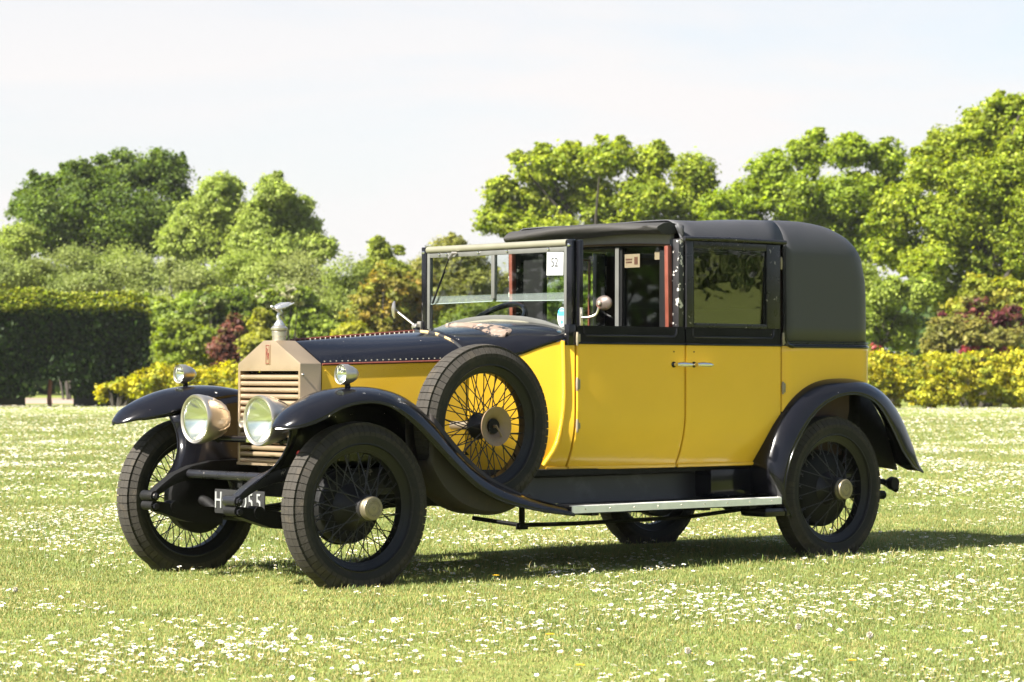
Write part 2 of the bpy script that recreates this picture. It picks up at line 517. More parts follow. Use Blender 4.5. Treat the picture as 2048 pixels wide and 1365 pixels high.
def tree(name, label, cat, d, px, nleaf, leaf, pal, base_u, group=None, r0=0.35, nl=26, depth=0.8, **kw):
    """px: lobes (u, v, radius) as measured on the photo, set at distance d with spread in depth."""
    lobes = []
    for (u, v, r) in px:
        rr = r / FPX * d
        c = project_dist(u, v, d + RNG.uniform(-1, 1) * rr * depth)
        lobes.append((c, rr * 0.92))
        for k in range(4):                                     # smaller sprays breaking the outline
            dv = RNG.normal(size=3); dv /= np.linalg.norm(dv)
            r2 = rr * RNG.uniform(0.22, 0.45)
            lobes.append((c + dv * (rr * 1.02 - r2 * 0.45), r2))
    b = project_dist(base_u, 760, d); base = np.array([b[0], b[1], 0.0])
    e = empty(name, label, cat, base, group)
    p, nrm, sz, col, cc = foliage(lobes, int(nleaf * 3.1), leaf * 0.53, pal, **kw)
    limbs(np.zeros(3), cc - base, r0, nl, e)
    cr = quads('crown', p - base, nrm, sz, col, LEAF, e)
    return e

def shrub(name, label, cat, d, px, nleaf, leaf, pal, group=None, ground=True, stems=True, bark=BARK, **kw):
    lobes = []
    for (u, v, r) in px:
        rr = r / FPX * d
        c = project_dist(u, v, d + RNG.uniform(-1, 1) * rr * 0.6)
        lobes.append((c, rr))
    m0 = np.mean([l[0] for l in lobes], 0); base = np.array([m0[0], m0[1], 0.0])
    e = empty(name, label, cat, base, group)
    kw.setdefault('clump', 0.22)
    p, nrm, sz, col, cc = foliage(lobes, int(nleaf * 1.3), leaf * 0.82, pal, **kw)
    quads('foliage', p - base, nrm, sz, col, LEAF, e)
    if stems:
        b = MB()
        for q in (cc - base)[RNG.choice(len(cc), min(12, len(cc)), replace=False)]:
            s = np.array([q[0] * 0.3, q[1] * 0.3, -0.05])
            b.tube([s, s * 0.5 + q * 0.5 + RNG.normal(0, 0.05, 3), q], [0.05, 0.035, 0.012], 5, caps=False)
        b.build('stems', bark, e)
    return e

# ------------------------------------------------------------------ lawn
def lawn_mat():
    M = bpy.data.materials.new('lawn_turf')
    M.use_nodes = True
    t = M.node_tree
    b = t.nodes['Principled BSDF']
    b.inputs['Roughness'].default_value = 0.9
    b.inputs['Specular IOR Level'].default_value = 0.15
    co = t.nodes.new('ShaderNodeTexCoord')
    n1 = t.nodes.new('ShaderNodeTexNoise'); n1.inputs['Scale'].default_value = 0.7; n1.inputs['Detail'].default_value = 7
    n2 = t.nodes.new('ShaderNodeTexNoise'); n2.inputs['Scale'].default_value = 16; n2.inputs['Detail'].default_value = 8
    t.links.new(co.outputs['Object'], n1.inputs['Vector']); t.links.new(co.outputs['Object'], n2.inputs['Vector'])
    r = t.nodes.new('ShaderNodeValToRGB')
    r.color_ramp.elements[0].position = 0.3; r.color_ramp.elements[0].color = (0.155, 0.190, 0.040, 1)
    r.color_ramp.elements[1].position = 0.72; r.color_ramp.elements[1].color = (0.205, 0.215, 0.062, 1)
    t.links.new(n1.outputs['Fac'], r.inputs['Fac'])
    mx = t.nodes.new('ShaderNodeMixRGB'); mx.blend_type = 'MULTIPLY'; mx.inputs['Fac'].default_value = 0.7
    r2 = t.nodes.new('ShaderNodeValToRGB')
    r2.color_ramp.elements[0].position = 0.3; r2.color_ramp.elements[0].color = (0.55, 0.6, 0.5, 1)
    r2.color_ramp.elements[1].position = 0.7; r2.color_ramp.elements[1].color = (1.0, 1.0, 1.0, 1)
    t.links.new(n2.outputs['Fac'], r2.inputs['Fac'])
    t.links.new(r.outputs['Color'], mx.inputs['Color1']); t.links.new(r2.outputs['Color'], mx.inputs['Color2'])
    t.links.new(mx.outputs['Color'], b.inputs['Base Color'])
    bp = t.nodes.new('ShaderNodeBump'); bp.inputs['Strength'].default_value = 0.6; bp.inputs['Distance'].default_value = 0.03
    t.links.new(n2.outputs['Fac'], bp.inputs['Height']); t.links.new(bp.outputs['Normal'], b.inputs['Normal'])
    return M
gb = MB().add([(-700, -700, 0), (900, -700, 0), (900, 900, 0), (-700, 900, 0)], [(0, 1, 2, 3)])
lawn = gb.build('lawn', lawn_mat(), smooth=False)
setp(lawn, kind='structure')

from mathutils import noise as mnoise
def patch_noise(xy, f, seed=0.0):
    return np.array([mnoise.noise(Vector((x * f, y * f, seed))) for x, y in xy])

def scatter(name, pts, rot, scl, tilt, srcs):
    """One object of stuff: the given sources set out on points by geometry nodes."""
    me = bpy.data.meshes.new(name)
    n = len(pts)
    me.vertices.add(n); me.vertices.foreach_set('co', np.asarray(pts, np.float32).ravel())
    a = me.attributes.new('turn', 'FLOAT_VECTOR', 'POINT')
    v = np.zeros((n, 3), np.float32); v[:, 0] = tilt[:, 0]; v[:, 1] = tilt[:, 1]; v[:, 2] = rot
    a.data.foreach_set('vector', v.ravel())
    a = me.attributes.new('size', 'FLOAT', 'POINT'); a.data.foreach_set('value', np.asarray(scl, np.float32))
    o = bpy.data.objects.new(name, me); C.objects.link(o)
    col = bpy.data.collections.new(name + '_sources')
    for s in srcs: col.objects.link(s)
    ng = bpy.data.node_groups.new(name, 'GeometryNodeTree')
    ng.interface.new_socket('Geometry', in_out='INPUT', socket_type='NodeSocketGeometry')
    ng.interface.new_socket('Geometry', in_out='OUTPUT', socket_type='NodeSocketGeometry')
    N = ng.nodes
    gi = N.new('NodeGroupInput'); go = N.new('NodeGroupOutput')
    ci = N.new('GeometryNodeCollectionInfo'); ci.inputs['Collection'].default_value = col
    ci.inputs['Separate Children'].default_value = True; ci.inputs['Reset Children'].default_value = True
    ip = N.new('GeometryNodeInstanceOnPoints'); ip.inputs['Pick Instance'].default_value = True
    ra = N.new('GeometryNodeInputNamedAttribute'); ra.data_type = 'FLOAT_VECTOR'; ra.inputs['Name'].default_value = 'turn'
    sa = N.new('GeometryNodeInputNamedAttribute'); sa.data_type = 'FLOAT'; sa.inputs['Name'].default_value = 'size'
    rv = N.new('FunctionNodeRandomValue'); rv.data_type = 'INT'
    rv.inputs['Min'].default_value = 0 if False else 0
    for s_ in rv.inputs:
        if s_.type == 'INT' and s_.name == 'Max': s_.default_value = len(srcs) - 1
        if s_.type == 'INT' and s_.name == 'Min': s_.default_value = 0
    er = N.new('FunctionNodeEulerToRotation')
    K = ng.links.new
    K(gi.outputs[0], ip.inputs['Points']); K(ci.outputs[0], ip.inputs['Instance'])
    K(ra.outputs['Attribute'], er.inputs[0]); K(er.outputs[0], ip.inputs['Rotation'])
    K(sa.outputs['Attribute'], ip.inputs['Scale'])
    ro = [x for x in rv.outputs if x.enabled and x.type == 'INT']
    K(ro[0], ip.inputs['Instance Index'])
    K(ip.outputs[0], go.inputs[0])
    md = o.modifiers.new('scatter', 'NODES'); md.node_group = ng
    return setp(o, kind='stuff')

def tuft(nb, spread, h0, h1, wd, dry=0.10):
    """a small patch of bent grass blades"""
    v = []; f = []; col = []
    for i in range(nb):
        x, y = RNG.normal(0, spread, 2)
        h = RNG.uniform(h0, h1); az = RNG.uniform(0, 2 * PI); lean = RNG.uniform(0.3, 1.6) * h
        dx, dy = math.cos(az), math.sin(az); sx, sy = -dy * wd, dx * wd
        k = len(v)
        v += [(x - sx, y - sy, -0.004), (x + sx, y + sy, -0.004),
              (x + dx * lean * 0.35 - sx * 0.8, y + dy * lean * 0.35 - sy * 0.8, h * 0.6), (x + dx * lean * 0.35 + sx * 0.8, y + dy * lean * 0.35 + sy * 0.8, h * 0.6),
              (x + dx * lean, y + dy * lean, h)]
        f += [(k, k + 1, k + 3, k + 2), (k + 2, k + 3, k + 4)]
        g = RNG.random()
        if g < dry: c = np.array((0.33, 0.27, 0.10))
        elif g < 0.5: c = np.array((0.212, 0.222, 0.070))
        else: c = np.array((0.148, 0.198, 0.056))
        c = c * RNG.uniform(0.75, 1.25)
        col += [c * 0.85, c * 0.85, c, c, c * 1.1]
    me = bpy.data.meshes.new('tuft')
    me.from_pydata(v, [], f)
    at = me.attributes.new('tint', 'FLOAT_COLOR', 'POINT')
    c4 = np.ones((len(v), 4), np.float32); c4[:, :3] = np.array(col); at.data.foreach_set('color', c4.ravel())
    me.materials.append(BLADE)
    return bpy.data.objects.new('grass_tuft', me)

def view_points(d0, d1, per_m2, margin=1.25, near_bias=0.0):
    """random places on the lawn inside the widened view between two distances"""
    hw_ = 1024 / FPX * margin
    area = hw_ * (d1 ** 2 - d0 ** 2)
    n = int(area * per_m2)
    d = np.sqrt(d0 ** 2 + (d1 ** 2 - d0 ** 2) * RNG.random(n))
    s = (RNG.random(n) * 2 - 1) * hw_ * d
    f2 = np.array([math.sin(YAW), math.cos(YAW)]); r2 = np.array([math.cos(YAW), -math.sin(YAW)])
    xy = CAM[:2] + d[:, None] * f2 + s[:, None] * r2
    return xy, d
tufts = [tuft(46, 0.045, 0.005, 0.015, 0.0013) for _ in range(7)] + [tuft(26, 0.04, 0.012, 0.028, 0.0014)]
xs = []; sc = []
for d0, d1, den, s in ((6.8, 13, 430, 0.95), (13, 20, 230, 1.1), (20, 34, 60, 1.6), (34, 62, 14, 2.4)):
    q, dd = view_points(d0, d1, den)
    xs.append(q); sc.append(np.full(len(q), s))
xs = np.concatenate(xs); sc = np.concatenate(sc) * RNG.uniform(0.75, 1.25, len(xs))
dens = patch_noise(xs, 0.9)
sc = sc * (1 + 0.28 * dens)
# tyres press the grass down
wheel_xy = [(0, -0.686), (0, 0.686), (3.277, -0.701), (3.277, 0.701)]
for wx, wy in wheel_xy:
    inside = (np.abs(xs[:, 0] - wx) < 0.17) & (np.abs(xs[:, 1] - wy) < 0.075)
    sc[inside] *= 0.35
n = len(xs)
worn = patch_noise(xs, 0.42, 2.2) + 0.6 * patch_noise(xs, 1.7, 9.1) + RNG.normal(0, 0.16, n) > 0.20
dry_tufts = [tuft(34, 0.045, 0.004, 0.013, 0.0013, 0.42) for _ in range(5)]
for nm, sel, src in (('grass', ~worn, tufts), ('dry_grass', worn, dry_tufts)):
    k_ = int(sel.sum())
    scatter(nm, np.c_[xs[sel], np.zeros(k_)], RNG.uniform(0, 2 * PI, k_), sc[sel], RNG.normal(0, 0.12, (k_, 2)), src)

# ------------------------------------------------------------------ daisies
def daisy_mesh(petals, r, h, stem=True):
    v = []; f = []; col = []
    wht = np.array((0.80, 0.79, 0.76)); yel = np.array((0.70, 0.42, 0.03)); grn = np.array((0.10, 0.17, 0.03))
    for i in range(petals):
        a = 2 * PI * i / petals; da = PI / petals * 0.92
        rr = r * RNG.uniform(0.88, 1.08)
        k = len(v)
        z = h + RNG.uniform(0.0, 0.18) * r
        v += [(math.cos(a) * r * 0.25, math.sin(a) * r * 0.25, h), (math.cos(a - da) * rr * 0.8, math.sin(a - da) * rr * 0.8, z),
              (math.cos(a) * rr, math.sin(a) * rr, z + 0.05 * r), (math.cos(a + da) * rr * 0.8, math.sin(a + da) * rr * 0.8, z)]
        f.append((k, k + 1, k + 2, k + 3)); col += [wht] * 4
    k = len(v); nd = 6
    v += [(math.cos(2 * PI * i / nd) * r * 0.33, math.sin(2 * PI * i / nd) * r * 0.33, h + r * 0.10) for i in range(nd)] + [(0, 0, h + r * 0.3)]
    f += [(k + i, k + (i + 1) % nd, k + nd) for i in range(nd)]; col += [yel] * (nd + 1)
    if stem:
        k = len(v)
        for i in range(3):
            a = 2 * PI * i / 3
            v += [(math.cos(a) * 0.0011 + h * 0.08, math.sin(a) * 0.0011, 0), (math.cos(a) * 0.0011, math.sin(a) * 0.0011, h)]
            col += [grn, grn]
        for i in range(3): f.append((k + 2 * i, k + 2 * ((i + 1) % 3), k + 2 * ((i + 1) % 3) + 1, k + 2 * i + 1))
    me = bpy.data.meshes.new('daisy')
    me.from_pydata(v, [], f)
    at = me.attributes.new('tint', 'FLOAT_COLOR', 'POINT')
    c4 = np.ones((len(v), 4), np.float32); c4[:, :3] = np.array(col); at.data.foreach_set('color', c4.ravel())
    me.materials.append(PETAL)
    return me
def daisy_field(d0, d1, den):
    q, d = view_points(d0, d1, den)
    a = patch_noise(q, 0.55, 3.1) + 0.7 * patch_noise(q, 1.9, 8.2) + 0.35 * patch_noise(q, 0.16, 5.5)
    keep = RNG.random(len(q)) < np.clip(0.33 + 1.25 * a, 0.02, 1)
    keep &= ~((np.abs(q[:, 1] + 0.69) < 0.10) & (((np.abs(q[:, 0]) < 0.25)) | (np.abs(q[:, 0] - 3.277) < 0.25)))
    # the turf just left of the near front wheel is nearly bare of flowers
    keep &= ~((np.hypot(q[:, 0] + 0.9, q[:, 1] - 0.2) < 1.1) & (RNG.random(len(q)) < 0.8))
    return q[keep], d[keep]
qn, dn = daisy_field(6.9, 20, 330)
order = np.argsort(dn)
hw_ = 1024 / FPX
f2 = np.array([math.sin(YAW), math.cos(YAW)]); r2 = np.array([math.cos(YAW), -math.sin(YAW)])
side = np.abs((qn - CAM[:2]) @ r2) / ((qn - CAM[:2]) @ f2)
seen = (side < hw_ * 0.985) & (dn > 7.95)
near_ids = [i for i in order if seen[i]][:300]
dm = [daisy_mesh(11, 0.0135, h) for h in (0.016, 0.020, 0.026, 0.032, 0.022)]
for i in near_ids:
    o = bpy.data.objects.new('daisy', dm[RNG.integers(len(dm))])
    C.objects.link(o)
    o.location = (qn[i][0], qn[i][1], 0)
    o.rotation_euler = (RNG.normal(0, 0.22), RNG.normal(-0.08, 0.22), RNG.uniform(0, 6.28))
    o.scale = [RNG.uniform(0.55, 0.95)] * 3
    setp(o, 'small white daisy with a yellow eye open in the short grass nearest the viewer', 'daisy', 'daisies in the nearest grass')
rest = np.ones(len(qn), bool); rest[near_ids] = False
qf, df = daisy_field(20, 40, 190)
qg, dg_ = daisy_field(40, 80, 50)
pp = np.concatenate([qn[rest], qf, qg]); n = len(pp)
ss = np.concatenate([np.full(rest.sum(), .82), np.full(len(qf), 1.2), np.full(len(qg), 1.6)]) * RNG.uniform(0.75, 1.2, n)
srcd = [bpy.data.objects.new('daisy_source', daisy_mesh(8, 0.0135, h)) for h in (0.016, 0.020, 0.026, 0.032)]
tl = np.c_[RNG.normal(0, 0.2, n), RNG.normal(-0.08, 0.2, n)]
scatter('daisy_carpet', np.c_[pp, np.zeros(n)], RNG.uniform(0, 2 * PI, n), ss, tl, srcd)

def lawn_spot(u, v):
    d = fw + rt * ((u - 1024) / FPX) - up * ((v - 682.5) / FPX)
    k = -CAM[2] / d.z
    return (CAM[0] + d.x * k, CAM[1] + d.y * k, 0)
DANDY = mat('dandelion_yellow', (0.62, 0.40, 0.01), 0.7, noise=0.2, nscale=300)
STALK = mat('flower_stalk', (0.14, 0.16, 0.05), 0.7, noise=0.3, nscale=80)
FLUFF = mat('seed_head_fluff', (0.62, 0.58, 0.50), 0.9, noise=0.2, nscale=200)
for u, v, lbl in ((1100, 1288, 'yellow dandelion flower low in the grass below the rear wheel gap'), (1703, 1342, 'yellow dandelion flower near the lower right corner'),
                  (992, 1166, 'small yellow dandelion at the edge of the car shadow'), (1160, 1352, 'yellow dandelion at the bottom edge right of centre')):
    e_ = empty('dandelion', lbl, 'dandelion', lawn_spot(u, v), 'dandelions in the lawn')
    MB().tube([(0, 0, -.01), (.004, 0, .02), (.002, .002, .034)], .0016, 5).build('stalk', STALK, e_)
    g = MB()
    for k in range(26):
        a = k * 2.4; r_ = .0035 * math.sqrt(k)
        g.add([(math.cos(a) * r_ * .2, math.sin(a) * r_ * .2, .034), (math.cos(a - .25) * r_, math.sin(a - .25) * r_, .040 - r_ * .2), (math.cos(a) * (r_ + .003), math.sin(a) * (r_ + .003), .041 - r_ * .3), (math.cos(a + .25) * r_, math.sin(a + .25) * r_, .040 - r_ * .2)], [(0, 1, 2, 3)])
    g.build('flower_head', DANDY, e_, smooth=False)
for u, v, lbl in ((1597, 1300, 'grey dandelion seed head standing in the lower right grass'), (1740, 1318, 'grey dandelion seed head near the lower right, closer to the edge'),
                  (1376, 1330, 'pale dandelion seed head low in the grass below the rear wheel'), (30, 1202, 'pale dandelion seed head near the left edge below the front wheels')):
    h_ = .075 if u > 1500 else .04
    e_ = empty('dandelion_clock', lbl, 'seed head', lawn_spot(u, v), 'dandelion seed heads in the lawn')
    MB().tube([(0, 0, -.01), (.006, 0, h_ * .5), (.003, .003, h_)], .0016, 5).build('stalk', STALK, e_)
    g = MB()
    for k in range(150):
        d_ = Vector(RNG.normal(size=3)).normalized(); o1 = d_.orthogonal().normalized(); o2 = d_.cross(o1)
        c_ = Vector((.003, .003, h_ + .008)) + d_ * .010
        for w_ in (o1, o2): g.add([c_ - w_ * .004, c_ - d_ * .004, c_ + w_ * .004, c_ + d_ * .002], [(0, 1, 2, 3)])
    g.lathe([(0, -.004), (.004, 0), (0, .004)], (.003, .003, h_ + .008), (0, 0, 1), 8)
    g.build('seed_head', FLUFF, e_, smooth=False)

# ------------------------------------------------------------------ background planting
OAKB = [(0.1961, 0.2444, 0.0255), (0.1696, 0.2236, 0.0221), (0.2279, 0.2704, 0.0306), (0.1378, 0.1924, 0.0187)]
OAKM = [(0.167, 0.2303, 0.0221), (0.1948, 0.2528, 0.0255), (0.1336, 0.191, 0.0187)]
DARK = [(0.0825, 0.1265, 0.02), (0.0605, 0.1012, 0.016), (0.1045, 0.1518, 0.024)]
PALE = [(0.2009, 0.2592, 0.06), (0.2254, 0.2808, 0.07), (0.1715, 0.2268, 0.052)]
GREY = [(0.1733, 0.22, 0.062), (0.1522, 0.198, 0.055), (0.1837, 0.2255, 0.07)]
MID = [(0.1568, 0.2166, 0.0357), (0.1848, 0.2394, 0.0399), (0.1288, 0.1824, 0.0294)]
GOLD = [(0.325, 0.315, 0.026), (0.265, 0.275, 0.024), (0.36, 0.335, 0.034), (0.18, 0.21, 0.024)]
ORANGE = [(0.2295, 0.1805, 0.035), (0.187, 0.1757, 0.035), (0.1445, 0.1615, 0.03), (0.1615, 0.1805, 0.03)]
OLIVE = [(0.165, 0.180, 0.045), (0.190, 0.195, 0.052), (0.135, 0.150, 0.036)]
MAROON = [(0.115, 0.045, 0.032), (0.14, 0.06, 0.042), (0.085, 0.032, 0.024), (0.10, 0.075, 0.025)]
G_TREE = 'trees at the far edge of the lawn'
G_SHRUB = 'shrubs behind the lawn'

tree('oak_tree', 'broad dark green oak with an uneven domed crown, above the clipped hedge', 'tree', 116,
     [(95, 420, 62), (180, 385, 72), (270, 345, 52), (335, 355, 52), (240, 430, 80), (135, 455, 55), (55, 415, 40), (315, 430, 60),
      (320, 320, 32), (150, 360, 40), (85, 375, 38), (210, 350, 40), (180, 470, 50), (270, 470, 50), (360, 390, 28), (60, 470, 40), (130, 492, 48), (240, 497, 50), (320, 485, 42), (375, 470, 30)], 30000, 0.19, DARK, 280, G_TREE, 0.55, 34, clump=0.20, fill=0.16)
tree('lime_tree', 'pale yellow-green tree with a rounded top, right beside the dark oak', 'tree', 108,
     [(435, 395, 50), (385, 440, 48), (470, 445, 55), (400, 485, 55), (450, 365, 30), (350, 480, 40), (480, 500, 50)], 17000, 0.17, PALE, 430, G_TREE, 0.3, 26, clump=0.24)
tree('lime_tree', 'pale yellow-green tree with a tiered sloping right side, above the middle of the shrubs', 'tree', 106,
     [(545, 390, 42), (585, 420, 45), (530, 440, 55), (600, 470, 48), (640, 500, 38), (560, 500, 55), (500, 480, 48), (545, 368, 26)], 18000, 0.17, PALE, 560, G_TREE, 0.3, 26, clump=0.24)
tree('young_tree', 'small pale tree at the left edge, overlapping the dark oak', 'tree', 103,
     [(-10, 490, 48), (40, 480, 40), (15, 520, 50), (-60, 480, 50)], 9000, 0.16, PALE, 10, G_TREE, 0.2, 14, clump=0.26)
tree('sapling', 'bright green upright sapling rising above the shrubs, left of the windscreen', 'tree', 96,
     [(760, 505, 26), (745, 540, 34), (790, 545, 30), (765, 590, 40), (735, 585, 32), (800, 595, 34), (752, 485, 14), (798, 500, 12)], 9000, 0.15, [(0.19, 0.23, 0.04), (0.16, 0.205, 0.034)], 765, G_TREE, 0.14, 14, clump=0.26)
tree('thorn_tree', 'olive green thorn tree seen behind the windscreen', 'tree', 99,
     [(890, 505, 40), (935, 525, 42), (850, 545, 45), (905, 570, 55), (970, 560, 45), (880, 610, 50), (950, 620, 50), (1015, 590, 45), (1060, 600, 50)], 21000, 0.15, OLIVE, 900, G_TREE, 0.25, 22, clump=0.22)
tree('oak_tree', 'bright green open oak rising above the front of the car roof', 'tree', 106,
     [(1065, 335, 44), (1010, 395, 45), (1130, 330, 52), (1215, 318, 48), (1295, 325, 46), (1385, 345, 50), (1085, 405, 60), (1180, 395, 62), (1285, 395, 62),
      (1390, 410, 58), (985, 440, 38), (1040, 455, 45), (1120, 470, 55), (1220, 470, 60), (1330, 470, 60), (1240, 295, 22), (1320, 305, 22), (1085, 300, 20), (1180, 560, 60), (1080, 540, 40), (1290, 560, 70)],
     40000, 0.20, OAKB, 1170, G_TREE, 0.5, 44, clump=0.20, fill=0.16, jitter=0.26)
tree('oak_tree', 'mid green oak with two rounded tops, above the rear of the car roof', 'tree', 101,
     [(1545, 345, 52), (1620, 305, 48), (1700, 305, 48), (1775, 320, 45), (1500, 400, 56), (1590, 395, 66), (1690, 395, 68), (1780, 395, 60), (1640, 480, 75), (1740, 480, 70), (1450, 420, 50),
      (1480, 480, 60), (1560, 480, 60), (1700, 278, 20), (1635, 275, 18), (1450, 560, 60), (1560, 570, 60)],
     40000, 0.19, OAKM, 1640, G_TREE, 0.5, 40, clump=0.20, fill=0.16, jitter=0.26)
tree('oak_tree', 'tallest bright green oak at the right edge, filling the corner above the shrubs', 'tree', 92,
     [(1905, 290, 62), (1985, 245, 62), (2060, 235, 65), (1860, 345, 58), (1950, 365, 80), (2050, 345, 85), (1810, 410, 60), (1890, 450, 80), (2010, 460, 80), (1790, 500, 55),
      (1860, 530, 60), (2100, 420, 90), (2120, 300, 80), (1950, 300, 70), (2010, 310, 70), (1985, 400, 70), (1900, 590, 55), (2040, 480, 70), (1990, 620, 50), (2060, 640, 60), (1995, 205, 28), (2060, 560, 60), (1960, 540, 55), (1770, 440, 40)],
     60000, 0.17, OAKB, 1930, G_TREE, 0.55, 44, clump=0.15, fill=0.12, jitter=0.26)
tree('maple_tree', 'low branching bright green tree just right of the car hood', 'tree', 88,
     [(1770, 590, 45), (1745, 640, 42), (1800, 660, 40), (1720, 560, 45), (1840, 580, 38), (1700, 640, 50)], 13000, 0.15, [(0.19, 0.24, 0.045), (0.155, 0.21, 0.035)], 1780, G_TREE, 0.2, 16, clump=0.26)

# the thicket band of willows and shrubs
def willow(lbl, px, base_d=100, n=9000, pal=GREY):
    shrub('willow_bush', lbl, 'bush', base_d, px, int(n * 1.5), 0.085, pal, G_SHRUB, clump=0.38, fill=0.25, updir=0.5, jitter=0.13)
willow('grey green willow bush at the left edge above the clipped hedge', [(-40, 545, 55), (30, 550, 55), (80, 560, 45)])
willow('grey green willow bush below the left half of the dark oak', [(140, 545, 52), (190, 555, 50), (110, 580, 45)])
willow('grey green willow bush below the right half of the dark oak', [(255, 545, 50), (310, 555, 55), (280, 600, 50)])
willow('feathery grey green bush above the hedge end', [(370, 550, 50), (420, 565, 50), (350, 610, 55)], 98, pal=[(0.165, 0.205, 0.065), (0.18, 0.215, 0.075)])
willow('feathery yellowish bush between the pale trees', [(480, 550, 48), (530, 560, 48), (470, 610, 45)], 97, pal=PALE)
willow('feathery grey green bush behind the car mascot', [(600, 560, 55), (560, 610, 50), (640, 590, 50)], 97, pal=[(0.165, 0.20, 0.065), (0.18, 0.21, 0.075)])
willow('feathery green bush left of the bright sapling', [(690, 550, 42), (700, 600, 45), (660, 630, 45)], 95, pal=[(0.155, 0.20, 0.05), (0.17, 0.21, 0.055)])
shrub('hazel_shrub', 'dense mid green shrub behind the end of the clipped hedge', 'shrub', 93, [(330, 640, 50), (390, 620, 45), (350, 690, 50), (300, 620, 40)], 9000, 0.13, MID, G_SHRUB)
shrub('hazel_shrub', 'yellowish green shrub between clipped hedge and red maple', 'shrub', 90, [(350, 670, 45), (400, 690, 45), (330, 730, 45), (420, 730, 40)], 9000, 0.13, [(0.14, 0.18, 0.022), (0.115, 0.16, 0.02)], G_SHRUB)
shrub('hazel_shrub', 'dark green shrub behind the red maple', 'shrub', 95, [(480, 620, 50), (520, 650, 50), (440, 640, 40), (570, 660, 45), (600, 690, 45)], 11000, 0.13, DARK, G_SHRUB)
shrub('hazel_shrub', 'mid green shrub behind the radiator cap mascot', 'shrub', 93, [(620, 640, 45), (590, 600, 40), (660, 680, 45), (640, 720, 45), (560, 720, 45)], 11000, 0.13, MID, G_SHRUB)
shrub('hawthorn_shrub', 'hawthorn shrub with sprays of white blossom, left of the red maple', 'shrub', 91, [(420, 610, 36), (445, 650, 30), (400, 640, 30)], 6000, 0.13, [(0.10, 0.15, 0.025), (0.085, 0.13, 0.02), (0.115, 0.155, 0.03), (0.10, 0.15, 0.025), (0.13, 0.16, 0.03), (0.34, 0.35, 0.25)], G_SHRUB)
shrub('hawthorn_shrub', 'hawthorn shrub with white blossom near the mascot', 'shrub', 91, [(550, 605, 32), (585, 590, 24), (530, 590, 24)], 5000, 0.13, [(0.115, 0.16, 0.03), (0.10, 0.14, 0.024), (0.13, 0.17, 0.03), (0.12, 0.16, 0.03), (0.34, 0.35, 0.25)], G_SHRUB)
shrub('red_maple', 'small red-brown maple left of the radiator', 'shrub', 88, [(465, 665, 26), (445, 695, 30), (485, 690, 30), (470, 640, 16), (460, 725, 30), (500, 705, 20)], 6500, 0.12, MAROON, G_SHRUB)
shrub('spindle_shrub', 'pale yellow-green shrub directly left of the radiator cap', 'shrub', 86, [(530, 650, 30), (515, 690, 34), (545, 700, 34), (525, 630, 18), (520, 730, 34)], 7000, 0.12, [(0.21, 0.22, 0.035), (0.17, 0.19, 0.03)], G_SHRUB)
shrub('spindle_shrub', 'bright yellow-green shrub just above the front of the bonnet', 'shrub', 86, [(700, 665, 30), (680, 690, 32), (725, 690, 30), (690, 725, 34)], 6500, 0.12, [(0.24, 0.25, 0.03), (0.19, 0.21, 0.03)], G_SHRUB)
shrub('barberry_shrub', 'orange-yellow shrub above the middle of the bonnet', 'shrub', 91, [(740, 600, 40), (775, 560, 36), (720, 640, 36), (780, 620, 42), (760, 660, 40), (800, 580, 34)], 11000, 0.12, ORANGE, G_SHRUB)
shrub('barberry_shrub', 'olive and orange shrub beside the left windscreen post', 'shrub', 92, [(830, 600, 42), (825, 640, 40), (790, 660, 38), (845, 560, 34), (830, 690, 38)], 11000, 0.12, [(0.13, 0.14, 0.03), (0.17, 0.155, 0.03), (0.24, 0.17, 0.035)], G_SHRUB)
shrub('hazel_shrub', 'mid green shrub seen through the lower windscreen', 'shrub', 90, [(930, 640, 45), (1000, 640, 45), (1070, 640, 50), (900, 690, 50), (990, 700, 50)], 11000, 0.13, [(0.10, 0.14, 0.024), (0.12, 0.15, 0.028)], G_SHRUB)
shrub('hazel_shrub', 'mid green shrub seen through the open front door window', 'shrub', 90, [(1130, 600, 50), (1190, 590, 50), (1170, 650, 50), (1240, 640, 50), (1120, 690, 50)], 11000, 0.13, [(0.10, 0.15, 0.02), (0.12, 0.165, 0.022)], G_SHRUB)
shrub('laburnum', 'drooping yellow-green laburnum at the right edge', 'shrub', 86, [(1960, 585, 36), (2010, 590, 40), (1930, 620, 32), (2050, 610, 45), (2000, 640, 36)], 9000, 0.13, [(0.19, 0.22, 0.03), (0.16, 0.19, 0.028), (0.17, 0.20, 0.03), (0.24, 0.235, 0.03)], G_SHRUB, flat=0.9)
shrub('smoke_bush', 'dark maroon bush above the right golden hedge', 'shrub', 84.5, [(1950, 610, 24), (1925, 640, 24), (1990, 640, 26), (2025, 625, 22), (2030, 655, 22), (1880, 630, 12), (1960, 650, 26)], 5500, 0.12, [(0.105, 0.028, 0.034), (0.085, 0.022, 0.028), (0.13, 0.05, 0.045), (0.13, 0.14, 0.03), (0.16, 0.16, 0.04)], G_SHRUB)
shrub('rock_rose', 'olive green bush below the maroon bush', 'shrub', 83.5, [(1890, 665, 36), (1950, 670, 36), (1990, 685, 34), (2030, 680, 30), (1880, 700, 34)], 8500, 0.11, [(0.16, 0.165, 0.04), (0.135, 0.145, 0.035), (0.19, 0.18, 0.05)], G_SHRUB)
shrub('azalea', 'pink-red azalea in a long low band along the golden hedge top', 'shrub', 83, [(1930, 702, 11), (1955, 700, 13), (1980, 699, 13), (2005, 701, 11)], 2200, 0.09, [(0.26, 0.05, 0.065), (0.32, 0.09, 0.10), (0.13, 0.16, 0.03), (0.22, 0.04, 0.05)], G_SHRUB, stems=False)
